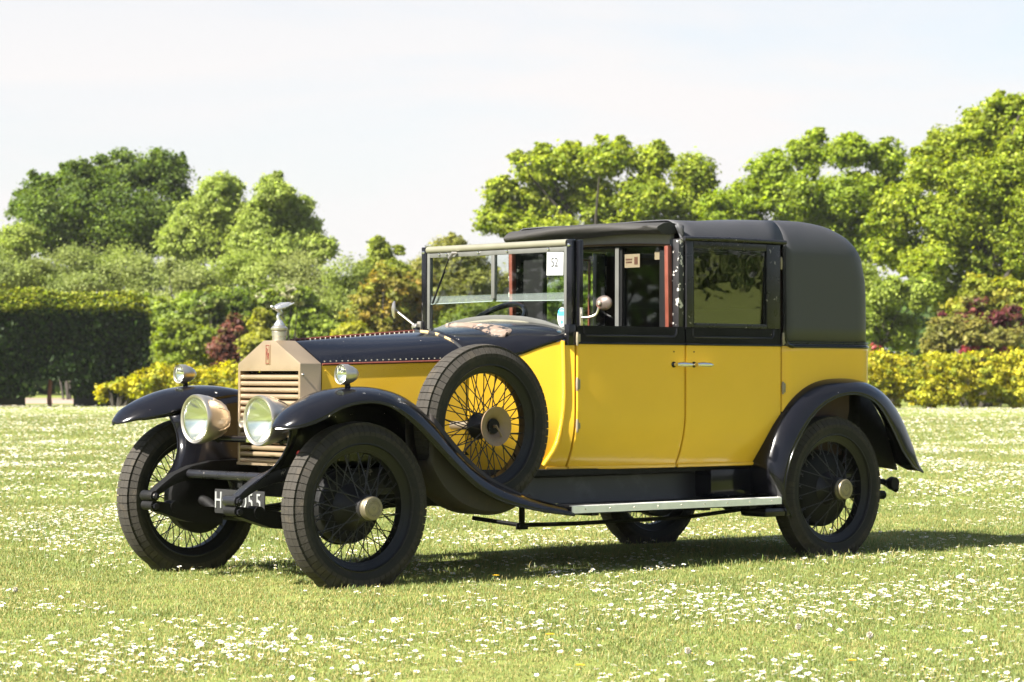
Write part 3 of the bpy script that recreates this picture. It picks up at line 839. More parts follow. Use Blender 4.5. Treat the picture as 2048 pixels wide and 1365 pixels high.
shrub('azalea', 'small pink-red azalea close behind the car hood', 'shrub', 83, [(1748, 697, 10), (1740, 706, 8)], 700, 0.09, [(0.26, 0.05, 0.065), (0.32, 0.09, 0.10), (0.13, 0.16, 0.03)], G_SHRUB, stems=False)

# golden hedges
def golden(name, lbl, us, v_top, d, n):
    px = []
    for u in us:
        r = 36 + RNG.uniform(-7, 7)
        px += [(u, v_top(u) + r, r), (u + 15, v_top(u) + r * 2.0, r * 1.05), (u - 12, 796, r * 0.6)]
    lob = [(u, min(v, 800), r) for u, v, r in px]
    return shrub(name, lbl, 'hedge', d, lob, int(n * 1.5), 0.088, GOLD, clump=0.20, fill=0.66, jitter=0.26, stems=False)
golden('golden_hedge', 'low ragged golden hedge between the clipped hedge and the radiator', np.arange(285, 720, 36),
       lambda u: 725 + 8 * math.sin(u * 0.05), 80, 30000)
shrub('golden_bush', 'small golden bush at the foot of the clipped hedge end', 'shrub', 78.5, [(212, 782, 15), (245, 772, 20), (270, 775, 24), (205, 795, 12)], 3000, 0.11, GOLD, clump=0.3, fill=0.6)
golden('golden_hedge', 'long dense golden hedge behind the back of the car at right', np.arange(1000, 2230, 40),
       lambda u: 700 + 5 * math.sin(u * 0.07), 79, 90000)

# clipped dark hedge
def clipped_hedge():
    d = 80
    pr = project_dist(300, 808, d); pr[2] = 0
    turn = math.radians(33)
    nx = -fw * math.cos(turn) + rt * math.sin(turn)           # outward normal of the long face
    nx = np.array([nx.x, nx.y, 0]); nx /= np.linalg.norm(nx)
    al = np.array([-nx[1], nx[0], 0])                          # along the hedge
    if al @ np.array(rt) > 0: al = -al
    Lh, W_, H = 16.0, 2.6, 3.35
    e = empty('clipped_hedge', 'tall square clipped dark green hedge at the left edge with sunlit light green top', 'hedge', pr)
    P = []; Nn = []; Cc = []
    def face(n, org, a, b, nor, pal, dep=0.16):
        s = RNG.random(n)[:, None]; t = RNG.random(n)[:, None]
        p = org + a * s + b * t - nor * np.abs(RNG.normal(0, dep, (n, 1))) + nor * RNG.normal(0, 0.05, (n, 1))
        wob = np.array([mnoise.noise(Vector(x) * 0.9) for x in p])[:, None]
        p = p + nor * wob * 0.16
        P.append(p); Nn.append(np.tile(nor, (n, 1)) * 0.9 + RNG.normal(0, 0.55, (n, 3)))
        pl = np.asarray(pal)
        Cc.append(pl[RNG.integers(0, len(pl), n)] * RNG.normal(1, 0.3, (n, 1)).clip(0.4, 1.9))
    z = np.array([0, 0, 1.0])
    yew = [(0.022, 0.042, 0.012), (0.030, 0.055, 0.014), (0.045, 0.075, 0.018), (0.018, 0.034, 0.011)]
    new = [(0.16, 0.19, 0.028), (0.12, 0.165, 0.022), (0.19, 0.21, 0.035)]
    lo = 0.28
    face(26000, z * lo, al * Lh, z * (H - lo - 0.1), nx, yew)
    face(5000, z * lo - nx * W_, nx * W_, z * (H - lo - 0.1), -al, yew)
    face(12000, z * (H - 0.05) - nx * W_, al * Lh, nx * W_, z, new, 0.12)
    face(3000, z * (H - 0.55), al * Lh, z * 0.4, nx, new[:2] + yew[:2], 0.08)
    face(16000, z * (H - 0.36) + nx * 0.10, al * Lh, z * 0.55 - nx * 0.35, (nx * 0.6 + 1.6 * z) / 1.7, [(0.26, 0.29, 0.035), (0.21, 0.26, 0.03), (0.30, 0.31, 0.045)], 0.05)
    p = np.concatenate(P)
    # rounded shoulder at the near end
    tt = (p @ al)
    p[:, 2] -= np.clip(0.7 - tt, 0, 1) ** 2 * 0.5 * (p[:, 2] / H)
    # the bare opening low down beside the stem
    hole = (np.abs(tt - 3.15) < 0.62 + 0.1 * np.sin(p[:, 2] * 9)) & (p[:, 2] < 0.80)
    p = p[~hole]; nn = np.concatenate(Nn)[~hole]; cc = np.concatenate(Cc)[~hole]
    quads('foliage', p, nn, 0.085 * RNG.uniform(0.7, 1.3, len(p)), cc, LEAF, e)
    core = MB()
    core.box((0, 0, (1.15 + H - 0.3) / 2), (0.1, 0.1, 0.1))
    core = MB()
    a0, a1 = 0.35, Lh
    def cbox(s0, s1, z0, z1):
        c = [al * s0 - nx * 0.35, al * s1 - nx * 0.35, al * s1 - nx * (W_ - 0.3), al * s0 - nx * (W_ - 0.3)]
        v = [q + z * z0 for q in c] + [q + z * z1 for q in c]
        core.add(v, [(0, 3, 2, 1), (4, 5, 6, 7), (0, 1, 5, 4), (1, 2, 6, 5), (2, 3, 7, 6), (3, 0, 4, 7)])
    cbox(a0, 1.55, 0.0, H - 0.35); cbox(3.95, a1, 0.0, H - 0.35); cbox(1.55, 3.95, 0.85, H - 0.35)
    core.build('twig_mass', mat('dark_hedge_twigs', (0.018, 0.020, 0.010), 0.95, noise=0.4, nscale=6), e, smooth=False)
    st = MB()
    s0 = al * 3.15 - nx * 0.35
    st.tube([s0 - z * 0.1, s0 + z * 0.25 + al * 0.03, s0 + z * 0.7, s0 + z * 1.15 - al * 0.05], [0.085, 0.07, 0.06, 0.055], 8)
    st.build('trunk', REDBARK, e)
clipped_hedge()
q = [project_dist(u, 800, d)[:2] for u, d in ((-60, 86), (215, 86), (225, 106), (-60, 106))]
gp = MB().add([(a[0], a[1], .004) for a in q], [(0, 1, 2, 3)]).build('gravel_path', mat('pinkish_gravel', (0.26, 0.19, 0.15), 0.95, noise=0.25, nscale=4, bump=0.3, bscale=40), smooth=False)
setp(gp, kind='structure')

# wood behind everything, and the belt of trees round the rest of the field
def wood(name, arc, dist, npts, zmax, leaf, pal):
    a = RNG.uniform(arc[0], arc[1], npts)
    k = RNG.random(npts)
    top = zmax * (0.75 + 0.25 * np.array([mnoise.noise(Vector((x * 9, 1.7, 0))) for x in a]))
    d = dist + RNG.normal(0, 3.5, npts)
    p = np.c_[CAM[0] + np.sin(a) * d, CAM[1] + np.cos(a) * d, top * k ** 0.8]
    nr = np.c_[-np.sin(a) * 0.5, -np.cos(a) * 0.5, np.full(npts, 0.4)] + RNG.normal(0, 0.5, (npts, 3))
    pl = np.asarray(pal)
    cl_ = pl[RNG.integers(0, len(pl), npts)] * RNG.normal(1, 0.3, (npts, 1)).clip(0.4, 1.8)
    o = quads(name, p, nr, leaf * RNG.uniform(0.7, 1.4, npts), cl_, LEAF)
    return setp(o, kind='stuff')
wood('distant_wood', (YAW - 0.36, YAW + 0.36), 128, 26000, 6.2, 0.42, [(0.04, 0.07, 0.014), (0.055, 0.09, 0.018), (0.075, 0.11, 0.024)])
wood('tree_belt', (YAW + 0.5, YAW + 2 * PI - 0.5), 100, 60000, 11.0, 0.55, [(0.03, 0.055, 0.012), (0.04, 0.07, 0.015)])

# thin air between here and the far trees
hz = MB().box((31, 42, 8.9), (190, 190, 19.8)).build('haze', None, smooth=False)
hm_ = bpy.data.materials.new('thin_haze'); hm_.use_nodes = True
ht = hm_.node_tree; ht.nodes.clear()
ho = ht.nodes.new('ShaderNodeOutputMaterial'); hv_ = ht.nodes.new('ShaderNodeVolumePrincipled')
hv_.inputs['Color'].default_value = (0.95, 0.97, 1.0, 1); hv_.inputs['Density'].default_value = 0.00013
ht.links.new(hv_.outputs[0], ho.inputs['Volume'])
hz.data.materials.append(hm_)
setp(hz, kind='stuff')

# ================================================================== THE CAR
# forward is -x, the side towards the viewer is -y, the front axle stands at x = 0
car = empty('vintage_car', 'yellow and black 1920s open-drive limousine parked on the daisy lawn', 'car', (1.6, 0, 0))
CARX = 1.6
ORIG = Vector((-CARX, 0, 0))

class Child:
    """all car parts are modelled in field coordinates and then hung on the car"""
def hang(o, parent=None):
    p = parent or car
    o.parent = p
    return o
car_shift = Matrix.Translation((-CARX, 0, 0))

def fin(o):
    o.data.transform(car_shift)
    return o
# parts below are built with parent=car; their mesh is moved into the car's own frame
def part(mb, name, mt, parent=None, **kw):
    o = mb.build(name, mt, parent or car, **kw)
    o.data.transform(car_shift)
    return o
def pslab(name, P, off, mt, parent=None, sharp=35):
    P = np.asarray(P, float).copy(); P[..., 0] -= CARX
    return slab(name, P, off, mt, parent or car, sharp)
def psheet(name, P, mt, parent=None, thick=0.006, sharp=40):
    P = np.asarray(P, float).copy(); P[..., 0] -= CARX
    return sheet(name, P, mt, parent or car, thick, sharp)

# ---- plan and section of the body
HW = np.array([(0.92, .405), (1.05, .445), (1.19, .500), (1.30, .548), (1.40, .592), (1.46, .620), (1.60, .635), (2.19, .682), (2.60, .698), (2.95, .702), (3.40, .70), (3.75, .70)])
def hw(x): return np.interp(x, HW[:, 0], HW[:, 1])
ZB = 0.515; ZBELT = 1.15; ZSILL = 1.243; ZGUT = 1.705
def side(x, z, s, out=0.0):
    """point on the body side; s = -1 towards the viewer, +1 away"""
    y = hw(x)
    if z < 0.80: y -= 0.075 * ((0.80 - z) / 0.285) ** 2
    if z > ZBELT: y -= 0.004 * (z - ZBELT) / 0.55
    return (x, s * (y + out), z)
def sidegrid(xs, zs, s, out=0.0):
    return np.array([[side(x, z, s, out) for z in zs] for x in xs])
def zline(a, b, n): return np.linspace(a, b, n)

# ---- chassis
for s in (-1, 1):
    y = s * 0.345
    pts = [(-.455, .405), (-.41, .44), (-.33, .492), (-.23, .53), (-.10, .552), (.06, .557)]
    P = []
    for (x, z), hh in zip(pts, (.030, .040, .050, .062, .072, .080)):
        z -= hh / 2 - .012
        P.append([(x, y - s * .03, z - hh / 2), (x, y + s * .03, z - hh / 2), (x, y + s * .03, z + hh / 2), (x, y - s * .03, z + hh / 2), (x, y - s * .03, z - hh / 2)])
    v, f = grid(np.array(P)); mb = MB().add(v, f)
    mb.tube([(-.458, y - .05, .402), (-.458, y + .05, .402)], .026, 12)
    mb.box((1.95, y, .475), (3.8, .06, .13))
    part(mb, 'chassis_rail', WORN if s < 0 else BLACKM, bevel=.004)
    bt = MB()
    for sx in (-1, 1): bt.lathe([(0, 0), (.016, 0), (.016, .012), (.009, .014), (.009, .024), (0, .024)], (-.458, y + sx * .05, .402), (0, sx, 0), 6)
    bt.lathe([(0, 0), (.016, 0), (.016, .012), (0, .014)], (-.452, y - .045, .352), (0, -1, 0), 6)
    part(bt, 'shackle_bolt', WORN)
    # front leaf spring
    for k, (a, b) in enumerate(((-.455, .56), (-.40, .50), (-.33, .42), (-.25, .34), (-.17, .26))):
        rows = []
        for x in np.linspace(a, b, 14):
            z = .352 - .052 * (1 - ((x - .05) / .52) ** 2) - k * .0095 + .02
            rows.append([(x, y - .026, z), (x, y + .026, z), (x, y + .026, z + .008), (x, y - .026, z + .008), (x, y - .026, z)])
        v, f = grid(np.array(rows)); part(MB().add(v, f), 'spring_leaf', BLACKM)
    g = MB().tube([(-.455, y - .045, .356), (-.455, y + .045, .356)], .024, 12)
    rows = []
    for x in np.linspace(-.43, -.05, 10):
        z = .352 - .052 * (1 - ((x - .05) / .52) ** 2); hh = .018 + .03 * min(1, (x + .43) / .18)
        rows.append([(x, y - .034, z - hh), (x, y + .034, z - hh), (x, y + .034, z + .032), (x, y - .034, z + .032), (x, y - .034, z - hh)])
    v, f = grid(np.array(rows)); g.add(v, f)
    g.lathe([(0, -.04), (.03, -.04), (.03, .04), (0, .04)], (-.33, y, .345), (0, 1, 0), 14)
    part(g, 'spring_gaiter', BLACKM)
    # rear cantilever spring
    g = MB().tube([(2.35, s * .45, .33), (2.8, s * .45, .30), (3.277, s * .45, .30), (3.8, s * .45, .37), (4.02, s * .42, .36)], [.022, .03, .036, .03, .02], 8)
    part(g, 'rear_spring', BLACKM)
g = MB()
g.tube([(-.245, -.33, .505), (-.245, .33, .505)], .021, 14)
part(g, 'cross_tube', WORN)
g = MB()
for y in (.02, -.12):
    g.tube([(-.235, y, .50), (-.195, y, .46), (-.195, y, .40)], .008, 8)
g.box((-.225, -.10, .475), (.03, .04, .05))
part(g, 'plate_bracket', BLACKM)
g = MB().tube([(0, -.60, .365), (0, -.52, .352), (0, -.44, .315), (0, -.36, .295), (0, 0, .292), (0, .36, .295), (0, .44, .315), (0, .52, .352), (0, .60, .365)], .026, 12)
part(g, 'front_axle', BLACKM)
part(MB().tube([(.16, -.58, .30), (.16, .58, .30)], .015, 10), 'track_rod', BLACKM)
g = MB().tube([(3.277, -.62, .37), (3.277, .62, .37)], .05, 12)
g.lathe([(.05, -.20), (.12, -.11), (.16, 0), (.12, .11), (.05, .20)], (3.277, 0, .37), (0, 1, 0), 20)
part(g, 'rear_axle', BLACKM)
g = MB(); g.box((1.5, 0, .42), (2.4, .5, .16)); g.box((.62, 0, .44), (.5, .36, .22)); g.box((3.6, 0, .45), (.6, .7, .16))
g.lathe([(0, -.45), (.07, -.44), (.075, 0), (.07, .44), (0, .45)], (2.6, .2, .30), (1, 0, 0), 14)
part(g, 'undertray', BLACKM)
part(MB().tube([(1.05, -.30, .27), (1.22, -.48, .235), (1.6, -.48, .23), (2.4, -.48, .235), (3.1, -.48, .28)], .011, 8), 'brake_rod', BLACKM)
g = MB().tube([(1.225, -.48, .37), (1.225, -.48, .235)], .016, 8); g.box((1.225, -.48, .228), (.06, .03, .03))
part(g, 'brake_rod_hanger', BLACKM, bevel=.004)
g = MB().tube([(3.9, -.33, .40), (4.10, -.40, .38), (4.20, -.42, .33)], .018, 10); g.lathe([(0, 0), (.035, 0), (.04, .03), (.02, .07), (0, .07)], (4.13, -.47, .37), (0, 1, 0), 14)
part(g, 'rear_shackle', BLACKM)
g = MB().tube([(2.2, -.3, .30), (2.9, -.34, .29), (3.5, -.36, .33), (4.15, -.36, .30)], .026, 10)
part(g, 'exhaust_pipe', BLACKM)

g = MB(); g.box((.165, 0, .465), (.012, .62, .16)); part(g, 'added_shade_panel', BLACKM)  # added black panel, blocks sun from the boxes behind and keeps below the radiator dark
# number plate
pl = MB(); pl.box((-.205, -.050, .377), (.008, .41, .118)); pl = part(pl, 'number_plate', PLATE, bevel=.006)
rotp = Matrix(((0, 0, -1, 0), (-1, 0, 0, 0), (0, 1, 0, 0), (0, 0, 0, 1)))        # text upright, facing forward
for ch, y in (('H', .118), ('O', -.083), ('5', -.148), ('5', -.212)):
    t = text_mesh('plate_character', ch, .115, .003, PLATEW, pl, Matrix.Translation((-.2105 - CARX, y, .379)) @ rotp, sx=.78)

# ---- body tub (yellow) and what it carries
def bodyskin(name, xs, zs, s, mt, out=0.0, thick=.02):
    return pslab(name, sidegrid(xs, zs, s, out), (0, -s * thick, 0), mt)

# back of the body: half of a rounded plan swept over z
XR = 3.725
def plan(inset_y, inset_x, z, x0, n=10, rc=.19):
    """U shaped plan line from the near front edge round the back to the far front edge"""
    pts = []
    xe = XR - inset_x
    h = hw(3.0) - inset_y
    r = min(rc, max(h, .01))
    for x in np.linspace(x0, xe - r, 9): pts.append((x, -max(hw(x) - inset_y, 0.001), z))
    for a in np.linspace(0, PI / 2, n)[1:]:
        pts.append((xe - r + r * math.sin(a), -(h - r) - r * math.cos(a), z))
    for y in np.linspace(-(h - r), 0, 5)[1:]: pts.append((xe + .02 * (1 - (y / max(h, .01)) ** 2), y, z))
    far = [(x, -y, zz) for x, y, zz in pts[:-1]][::-1]
    return pts + far
def tumble(z): return 0.075 * ((0.80 - z) / 0.285) ** 2 if z < .80 else 0.0
ARCH = np.array([(2.75, .50), (2.79, .60), (2.86, .72), (2.99, .85), (3.15, .93), (3.35, .955), (3.56, .94), (3.70, .88)])
base_row = plan(0, 0, 1.0, 2.905)
cols = []
for i, (x, y, z) in enumerate(base_row):
    z0 = np.interp(x, ARCH[:, 0], ARCH[:, 1]) if abs(y) > .50 else ZB
    col_ = []
    for t in np.linspace(0, 1, 12):
        zz = z0 + (1.152 - z0) * t
        col_.append(plan(tumble(zz), tumble(zz) * 1.3, zz, 2.905)[i])
    cols.append(col_)
psheet('rear_body', np.array(cols), YELLOW, thick=.012)
for s in (-1, 1):
    P = np.array([[(x, s * .575, z) for z in (.44, min(zz, .70), zz + .015)] for x, zz in zip(np.linspace(2.80, 3.69, 14), np.interp(np.linspace(2.80, 3.69, 14), ARCH[:, 0], ARCH[:, 1]))])
    psheet('wheel_arch', P, BLACKM, thick=.006)
    P = np.array([[(x, s * y, zz + .012) for y in (.577, .64, .695)] for x, zz in zip(np.linspace(2.80, 3.69, 14), np.interp(np.linspace(2.80, 3.69, 14), ARCH[:, 0], ARCH[:, 1]))])
    psheet('wheel_arch', P, BLACKM, thick=.006)

# leather hood: back quarters and roof
prof = []
for z in np.linspace(1.168, 1.62, 6): prof.append((.004 * (z - 1.168), .004 * (z - 1.168), z))
for a in np.linspace(0, PI / 2, 13)[1:]:
    k = 1 - math.cos(a)
    prof.append((.002 + .12 * k, .002 + .30 * k, 1.62 + .185 * math.sin(a)))
for k, q in enumerate((.28, .45, .58, .697)): prof.append((q, .30 + .10 * (k + 1), 1.805 + .022 * (1 - (1 - (k + 1) / 4) ** 2)))
def roof_row(iy, ix, z, x0):
    row = []
    for (x, y, zz) in plan(iy, ix, z, x0, rc=.21 + .14 * max(0, (z - 1.50) / .30)):
        t = min(max((x - 2.2) / .9, 0), 1); t = t * t * (3 - 2 * t)
        if zz > 1.805: zz = 1.805 + (zz - 1.805) * (.1 + .9 * t)
        row.append((x, y, zz + .03 * t * min(max((z - 1.5) / .3, 0), 1)))
    return row
def wrinkle(P, amp):
    w_ = np.array([[mnoise.noise(Vector(p) * 2.6) * amp + mnoise.noise(Vector(p) * 8.0) * amp * .3 for p in row] for row in P])
    P[:, :, 2] += w_ * np.clip((P[:, :, 2] - 1.55) / .1, 0, 1)
    P[:, :, 0] += w_ * .4
    return P
k0 = max(i for i, q in enumerate(prof) if q[2] < 1.705)
allr = wrinkle(np.array([roof_row(*q, 2.93) for q in prof]), .006)
psheet('leather_hood', np.transpose(allr, (1, 0, 2)), LEATHER, thick=.008, sharp=70)
rows = []
for x in np.linspace(2.165, 2.936, 8):
    t = min(max((x - 2.2) / .9, 0), 1); t = t * t * (3 - 2 * t)
    near_ = []
    for iy, ix, z in prof[k0:]:
        zz = z if z <= 1.805 else 1.805 + (z - 1.805) * (.1 + .9 * t)
        near_.append((x, -max(hw(x) - iy, .001), zz + .03 * t * min(max((z - 1.5) / .3, 0), 1) + .0015 * (x > 2.93)))
    rows.append(near_ + [(x, -y, z) for x, y, z in near_[:-1]][::-1])
psheet('leather_roof', wrinkle(np.array(rows), .006), LEATHER, thick=.008, sharp=70)
# inside lining, below the roof
psheet('head_lining', np.array([[(x, y, 1.70 + .06 * (1 - (y / .62) ** 2)) for y in np.linspace(-.60, .60, 9)] for x in np.linspace(2.19, 3.45, 6)]), TRIM, thick=.006)
# bead along the foot of the leather
for s in (1,):
    base = np.array(plan(-.004, -.004, 1.150, 2.96, rc=.19))
    part(MB().tube([(x, y, 1.150) for x, y, z in base], .0085, 8), 'hood_bead', BLACK)
    base2 = np.array(plan(-.004, -.004, 1.172, 2.94, rc=.19))
    part(MB().tube([(x, y, 1.172) for x, y, z in base2], .005, 8), 'hood_bead', WORN)
    P = np.array([[(x, y, z) for (x, y, _) in plan(-.001, -.001, z, 2.925, rc=.19)] for z in (1.142, 1.176)])
    psheet('hood_foot_band', np.transpose(P, (1, 0, 2)), BLACK, thick=.006)
for s in (-1, 1):
    # quarter post edging and the curved front corner of the hood
    pts = [side(2.925, 1.69, s, .004), side(2.925, 1.30, s, .006), side(2.925, 1.20, s, .006), side(2.935, 1.172, s, .006), side(2.955, 1.155, s, .006), side(2.99, 1.150, s, .006)]
    part(MB().tube(resample(pts, 14), .011, 8), 'quarter_bead', BLACK)
    # gutter over the door
    part(MB().tube([side(2.17, 1.708, s, .012), side(2.5, 1.714, s, .012), side(2.93, 1.712, s, .010)], .012, 8), 'rain_gutter', WORN)

# ---- doors
HINGE = mat('dull_brass_hinge', (0.26, 0.22, 0.15), 0.5, metal=0.4, noise=0.3, nscale=40)
def door(name, x0, x1, s, window):
    zs = np.r_[np.linspace(ZB, .80, 9), np.linspace(.87, ZBELT - .002, 4)]
    xs = np.linspace(x0, x1, 9)
    d = bodyskin(name, xs, zs, s, YELLOW, .002, .03)
    # lower edge roll
    pts = [side(x, ZB + .004, s, .006) for x in np.linspace(x0 + .004, x1 - .004, 7)]
    part(MB().tube(pts, .010, 8), 'door_sill_roll', YELLOW, d)
    for xx in (x0 + .006, x1 - .006):
        part(MB().tube([side(xx, z, s, .001) for z in np.linspace(ZB, ZBELT - .004, 9)], .0035, 6), 'door_edge_bead', YELLOW, d)
    # black waist: a plain band with a raised panel above it
    b = pslab('waist_band', sidegrid(xs, np.linspace(ZBELT, ZSILL, 4), s, .003), (0, -s * .03, 0), BLACK, d)
    part(MB().tube([side(x, ZBELT + .004, s, .006) for x in xs], .006, 8), 'waist_bead', BLACK, d)
    xa, xb = x0 + .045, x1 - .055
    ring = [side(xa, 1.238, s, .004), side(xa, 1.205, s, .004), side(xa + .012, 1.193, s, .004), side((xa + xb) / 2, 1.193, s, .004), side(xb - .02, 1.193, s, .004), side(xb - .004, 1.205, s, .004), side(xb, 1.238, s, .004)]
    part(MB().tube(ring, .0055, 8), 'waist_moulding', BLACK, d)
    if window:
        fr = MB()
        def bar(xa, za, xb, zb, w, dep=.032, o=.004):
            pa = np.array(side(xa, za, s, o)); pb = np.array(side(xb, zb, s, o))
            if abs(xb - xa) > abs(zb - za): q = [(0, 0, -w / 2), (0, 0, w / 2)]
            else: q = [(-w / 2, 0, 0), (w / 2, 0, 0)]
            q = np.array(q); inn = np.array([0, -s * dep, 0])
            vs = [pa + q[0], pa + q[1], pa + q[1] + inn, pa + q[0] + inn, pb + q[0], pb + q[1], pb + q[1] + inn, pb + q[0] + inn]
            fr.add(vs, [(0, 3, 2, 1), (4, 5, 6, 7), (0, 1, 5, 4), (1, 2, 6, 5), (2, 3, 7, 6), (3, 0, 4, 7)])
        bar(x0 + .028, ZSILL + .001, x0 + .028, 1.698, .052)
        wr_ = .105 if s < 0 else .07; bar(x1 - .002 - wr_ / 2, ZSILL + .001, x1 - .002 - wr_ / 2, 1.698, wr_)
        bar(x0 + .0545, 1.680, x1 - .108, 1.680, .036)
        bar(x0 + .0545, 1.255, x1 - .108, 1.255, .022)
        f_ = part(fr, 'window_frame', WORN, d, bevel=.003)
        fr = MB()
        bar(x0 + .0595, 1.267, x0 + .0595, 1.661, .010, .012, -.004)
        bar(x1 - .113, 1.267, x1 - .113, 1.661, .010, .012, -.004)
        bar(x0 + .065, 1.655, x1 - .119, 1.655, .012, .012, -.004)
        part(fr, 'garnish_rail', REDWOOD if s > 0 else BLACK, f_)
        gl = np.array([[side(x, z, s, -.020 + .016 * (z - 1.262) / .4) for z in np.linspace(1.262, 1.668, 4)] for x in np.linspace(x0 + .050, x1 - .105, 5)])
        pslab('window_pane', gl, (0, -s * .005, 0), DOORGLASS if s < 0 else GLASS, f_)
    return d
XD1, XD2, XD3 = 1.468, 2.186, 2.897
for s in (-1, 1):
    d1 = door('front_door', XD1, XD2 - .006, s, False)
    d2 = door('rear_door', XD2 + .005, XD3, s, True)
    # handles: escutcheon, spindle and tapering lever
    for x, d in ((2.105, d1), (2.245, d2)):
        h = MB(); y = s * (hw(x) + .004)
        h.lathe([(0, 0), (.009, 0), (.009, .038), (0, .04)], (x, y, 1.048), (0, s, 0), 12)
        h.tube([(x - .012, y + s * .036, 1.049), (x + .03, y + s * .038, 1.049), (x + .085, y + s * .036, 1.047), (x + .108, y + s * .032, 1.046)], [.009, .013, .012, .007], 12)
        hh = part(h, 'door_handle', CHROME, d)
        e_ = MB().lathe([(0, 0), (.016, 0), (.013, .006), (0, .006)], (x, y, 1.048), (0, s, 0), 20)
        part(e_, 'escutcheon', BLACK, hh)
        part(MB().lathe([(0, 0), (.004, 0), (.004, .002), (0, .002)], (x, y, 1.115), (0, s, 0), 8), 'screw', BLACKM, d)
    # hinges
    for x, z, d in ((XD1 - .004, 1.175, d1), (XD1 - .004, .945, d1), (XD1 - .002, .735, d1), (XD3 + .010, 1.60, d2), (XD3 + .012, 1.19, d2), (XD3 + .01, .925, d2)):
        g = MB(); y = s * (hw(x) + (.010 if z < 1.3 else -.004))
        if z < .8: y = side(x, z, s, .012)[1]
        g.tube([(x, y, z - .034), (x, y, z - .012), (x, y, z + .012), (x, y, z + .034)], [.006, .008, .008, .006], 10)
        g.box((x + .012, y - s * .005, z), (.022, .008, .05 if z > .9 else .03))
        part(g, 'hinge', HINGE, d, bevel=.002)
# dark door jambs behind the gaps
for s in (-1, 1):
    g = MB()
    for x in (XD1 - .006, XD2, XD3 + .004):
        for z0, z1 in ((ZB + .01, .60), (.60, .70), (.70, .80), (.80, 1.23)):
            a = side(x, z0, s, -.022); b = side(x, z1, s, -.022)
            v = []
            for p in (a, b): v += [(x - .018, p[1], p[2]), (x + .018, p[1], p[2]), (x + .018, p[1] - s * .03, p[2]), (x - .018, p[1] - s * .03, p[2])]
            g.add(v, [(0, 3, 2, 1), (4, 5, 6, 7), (0, 1, 5, 4), (1, 2, 6, 5), (2, 3, 7, 6), (3, 0, 4, 7)])
    part(g, 'door_jamb', BLACKM)
    # yellow post strip ahead of the front door
    bodyskin('post_panel', np.linspace(1.405, XD1 - .012, 3), np.r_[np.linspace(ZB, .80, 7), np.linspace(.86, 1.142, 4)], s, YELLOW, 0.0, .02)
    g = MB()
    a = side(1.455, 1.14, s, 0); b = side(1.455, 1.24, s, 0)
    g.box((1.438, (a[1] + b[1]) / 2 - s * .012, 1.196), (.050, .034, .105)); part(g, 'post_foot', BLACK, bevel=.003)
    # division post between the doors, with the red-brown channel of the dropped front window
    g = MB(); y = s * (hw(2.17) - .038)
    g.box((2.166, y - s * .004, 1.475), (.040, .068, .462)); part(g, 'division_post', mat('peeling_black_post', (0.014, 0.013, 0.014), .4, noise=.4, nscale=12, chips=((.5, .47, .43), .60, 20)), bevel=.004)
    g = MB(); g.box((2.128, s * (hw(2.13) - .062), 1.455), (.030, .026, .43), Matrix.Rotation(-.02, 3, 'Y'))
    part(g, 'window_channel', REDWOOD, bevel=.003)
    # inner trim of the rear quarters
    part(MB().add(*grid(np.array([[side(x, z, s, -.03) for z in (.55, .8, 1.15, 1.245)] for x in np.linspace(2.2, 2.9, 4)]))), 'door_trim', TRIM)
    part(MB().add(*grid(np.array([[side(x, z, s, -.035) for z in (.55, .8, 1.15, 1.68)] for x in np.linspace(2.9, 3.5, 4)]))), 'quarter_trim', TRIM)
    part(MB().add(*grid(np.array([[side(x, z, s, -.034) for z in (.55, .8, 1.15, 1.235)] for x in np.linspace(1.47, 2.17, 4)]))), 'door_trim', BLACKM)
part(MB().add(*grid(np.array([[(3.55, y, z) for z in (.5, 1.7)] for y in np.linspace(-.6, .6, 4)]))), 'rear_trim', TRIM)
fl = MB(); fl.box((2.35, 0, .50), (2.3, 1.16, .03)); part(fl, 'floor', BLACKM)

# ---- seats
def seat(x0, x1, zc, zt, mt, hwid):
    g = MB(); g.box(((x0 + x1) / 2, 0, zc - .09), (x1 - x0, 2 * hwid, .18)); s_ = part(g, 'seat', mt, bevel=.04, segs=3)
    g = MB(); g.box((x1 + .05, 0, (zc + zt) / 2), (.13, 2 * hwid, zt - zc), Matrix.Rotation(.12, 3, 'Y')); part(g, 'backrest', mt, s_, bevel=.04, segs=3)
seat(1.58, 2.02, .86, 1.245, BLUELEATHER, .55)
seat(2.95, 3.40, .86, 1.38, TRIM, .56)

# ---- division behind the driver
g = MB(); g.box((2.172, 0, .87), (.03, 1.18, .72)); part(g, 'division_panel', TANWOOD)
dv = MB()
for y, w_ in ((.475, .16), (-.215, .045), (-.545, .05)): dv.box((2.172, y, 1.455), (.034, w_, .45))
dv.box((2.172, .1, 1.682), (.034, 1.2, .016))
dv = part(dv, 'division_frame', mat('dull_black_woodwork', (.006, .006, .006), .8, spec=.15, noise=.3), bevel=.003)
g = MB(); g.box((2.150, -.207, 1.455), (.008, .028, .44)); part(g, 'glass_run', GREYM, dv)
for y0, y1 in ((.395, -.1925), (-.2375, -.52)):
    g = MB(); g.box((2.176, (y0 + y1) / 2, 1.455), (.005, abs(y1 - y0) - .001, .445)); part(g, 'division_pane', GLASS, dv)
g = MB(); g.box((2.1665, -.305, 1.602), (.003, .115, .072)); part(g, 'notice_card', CREAMPAPER, dv)
g = MB(); g.box((2.1645, -.335, 1.602), (.002, .025, .04)); g.box((2.1645, -.28, 1.610), (.002, .05, .008)); g.box((2.1645, -.28, 1.595), (.002, .045, .008)); part(g, 'notice_print', TANWOOD, dv)
g = MB(); g.box((2.1665, -.50, 1.625), (.003, .05, .045)); part(g, 'notice_card', CREAMPAPER, dv)
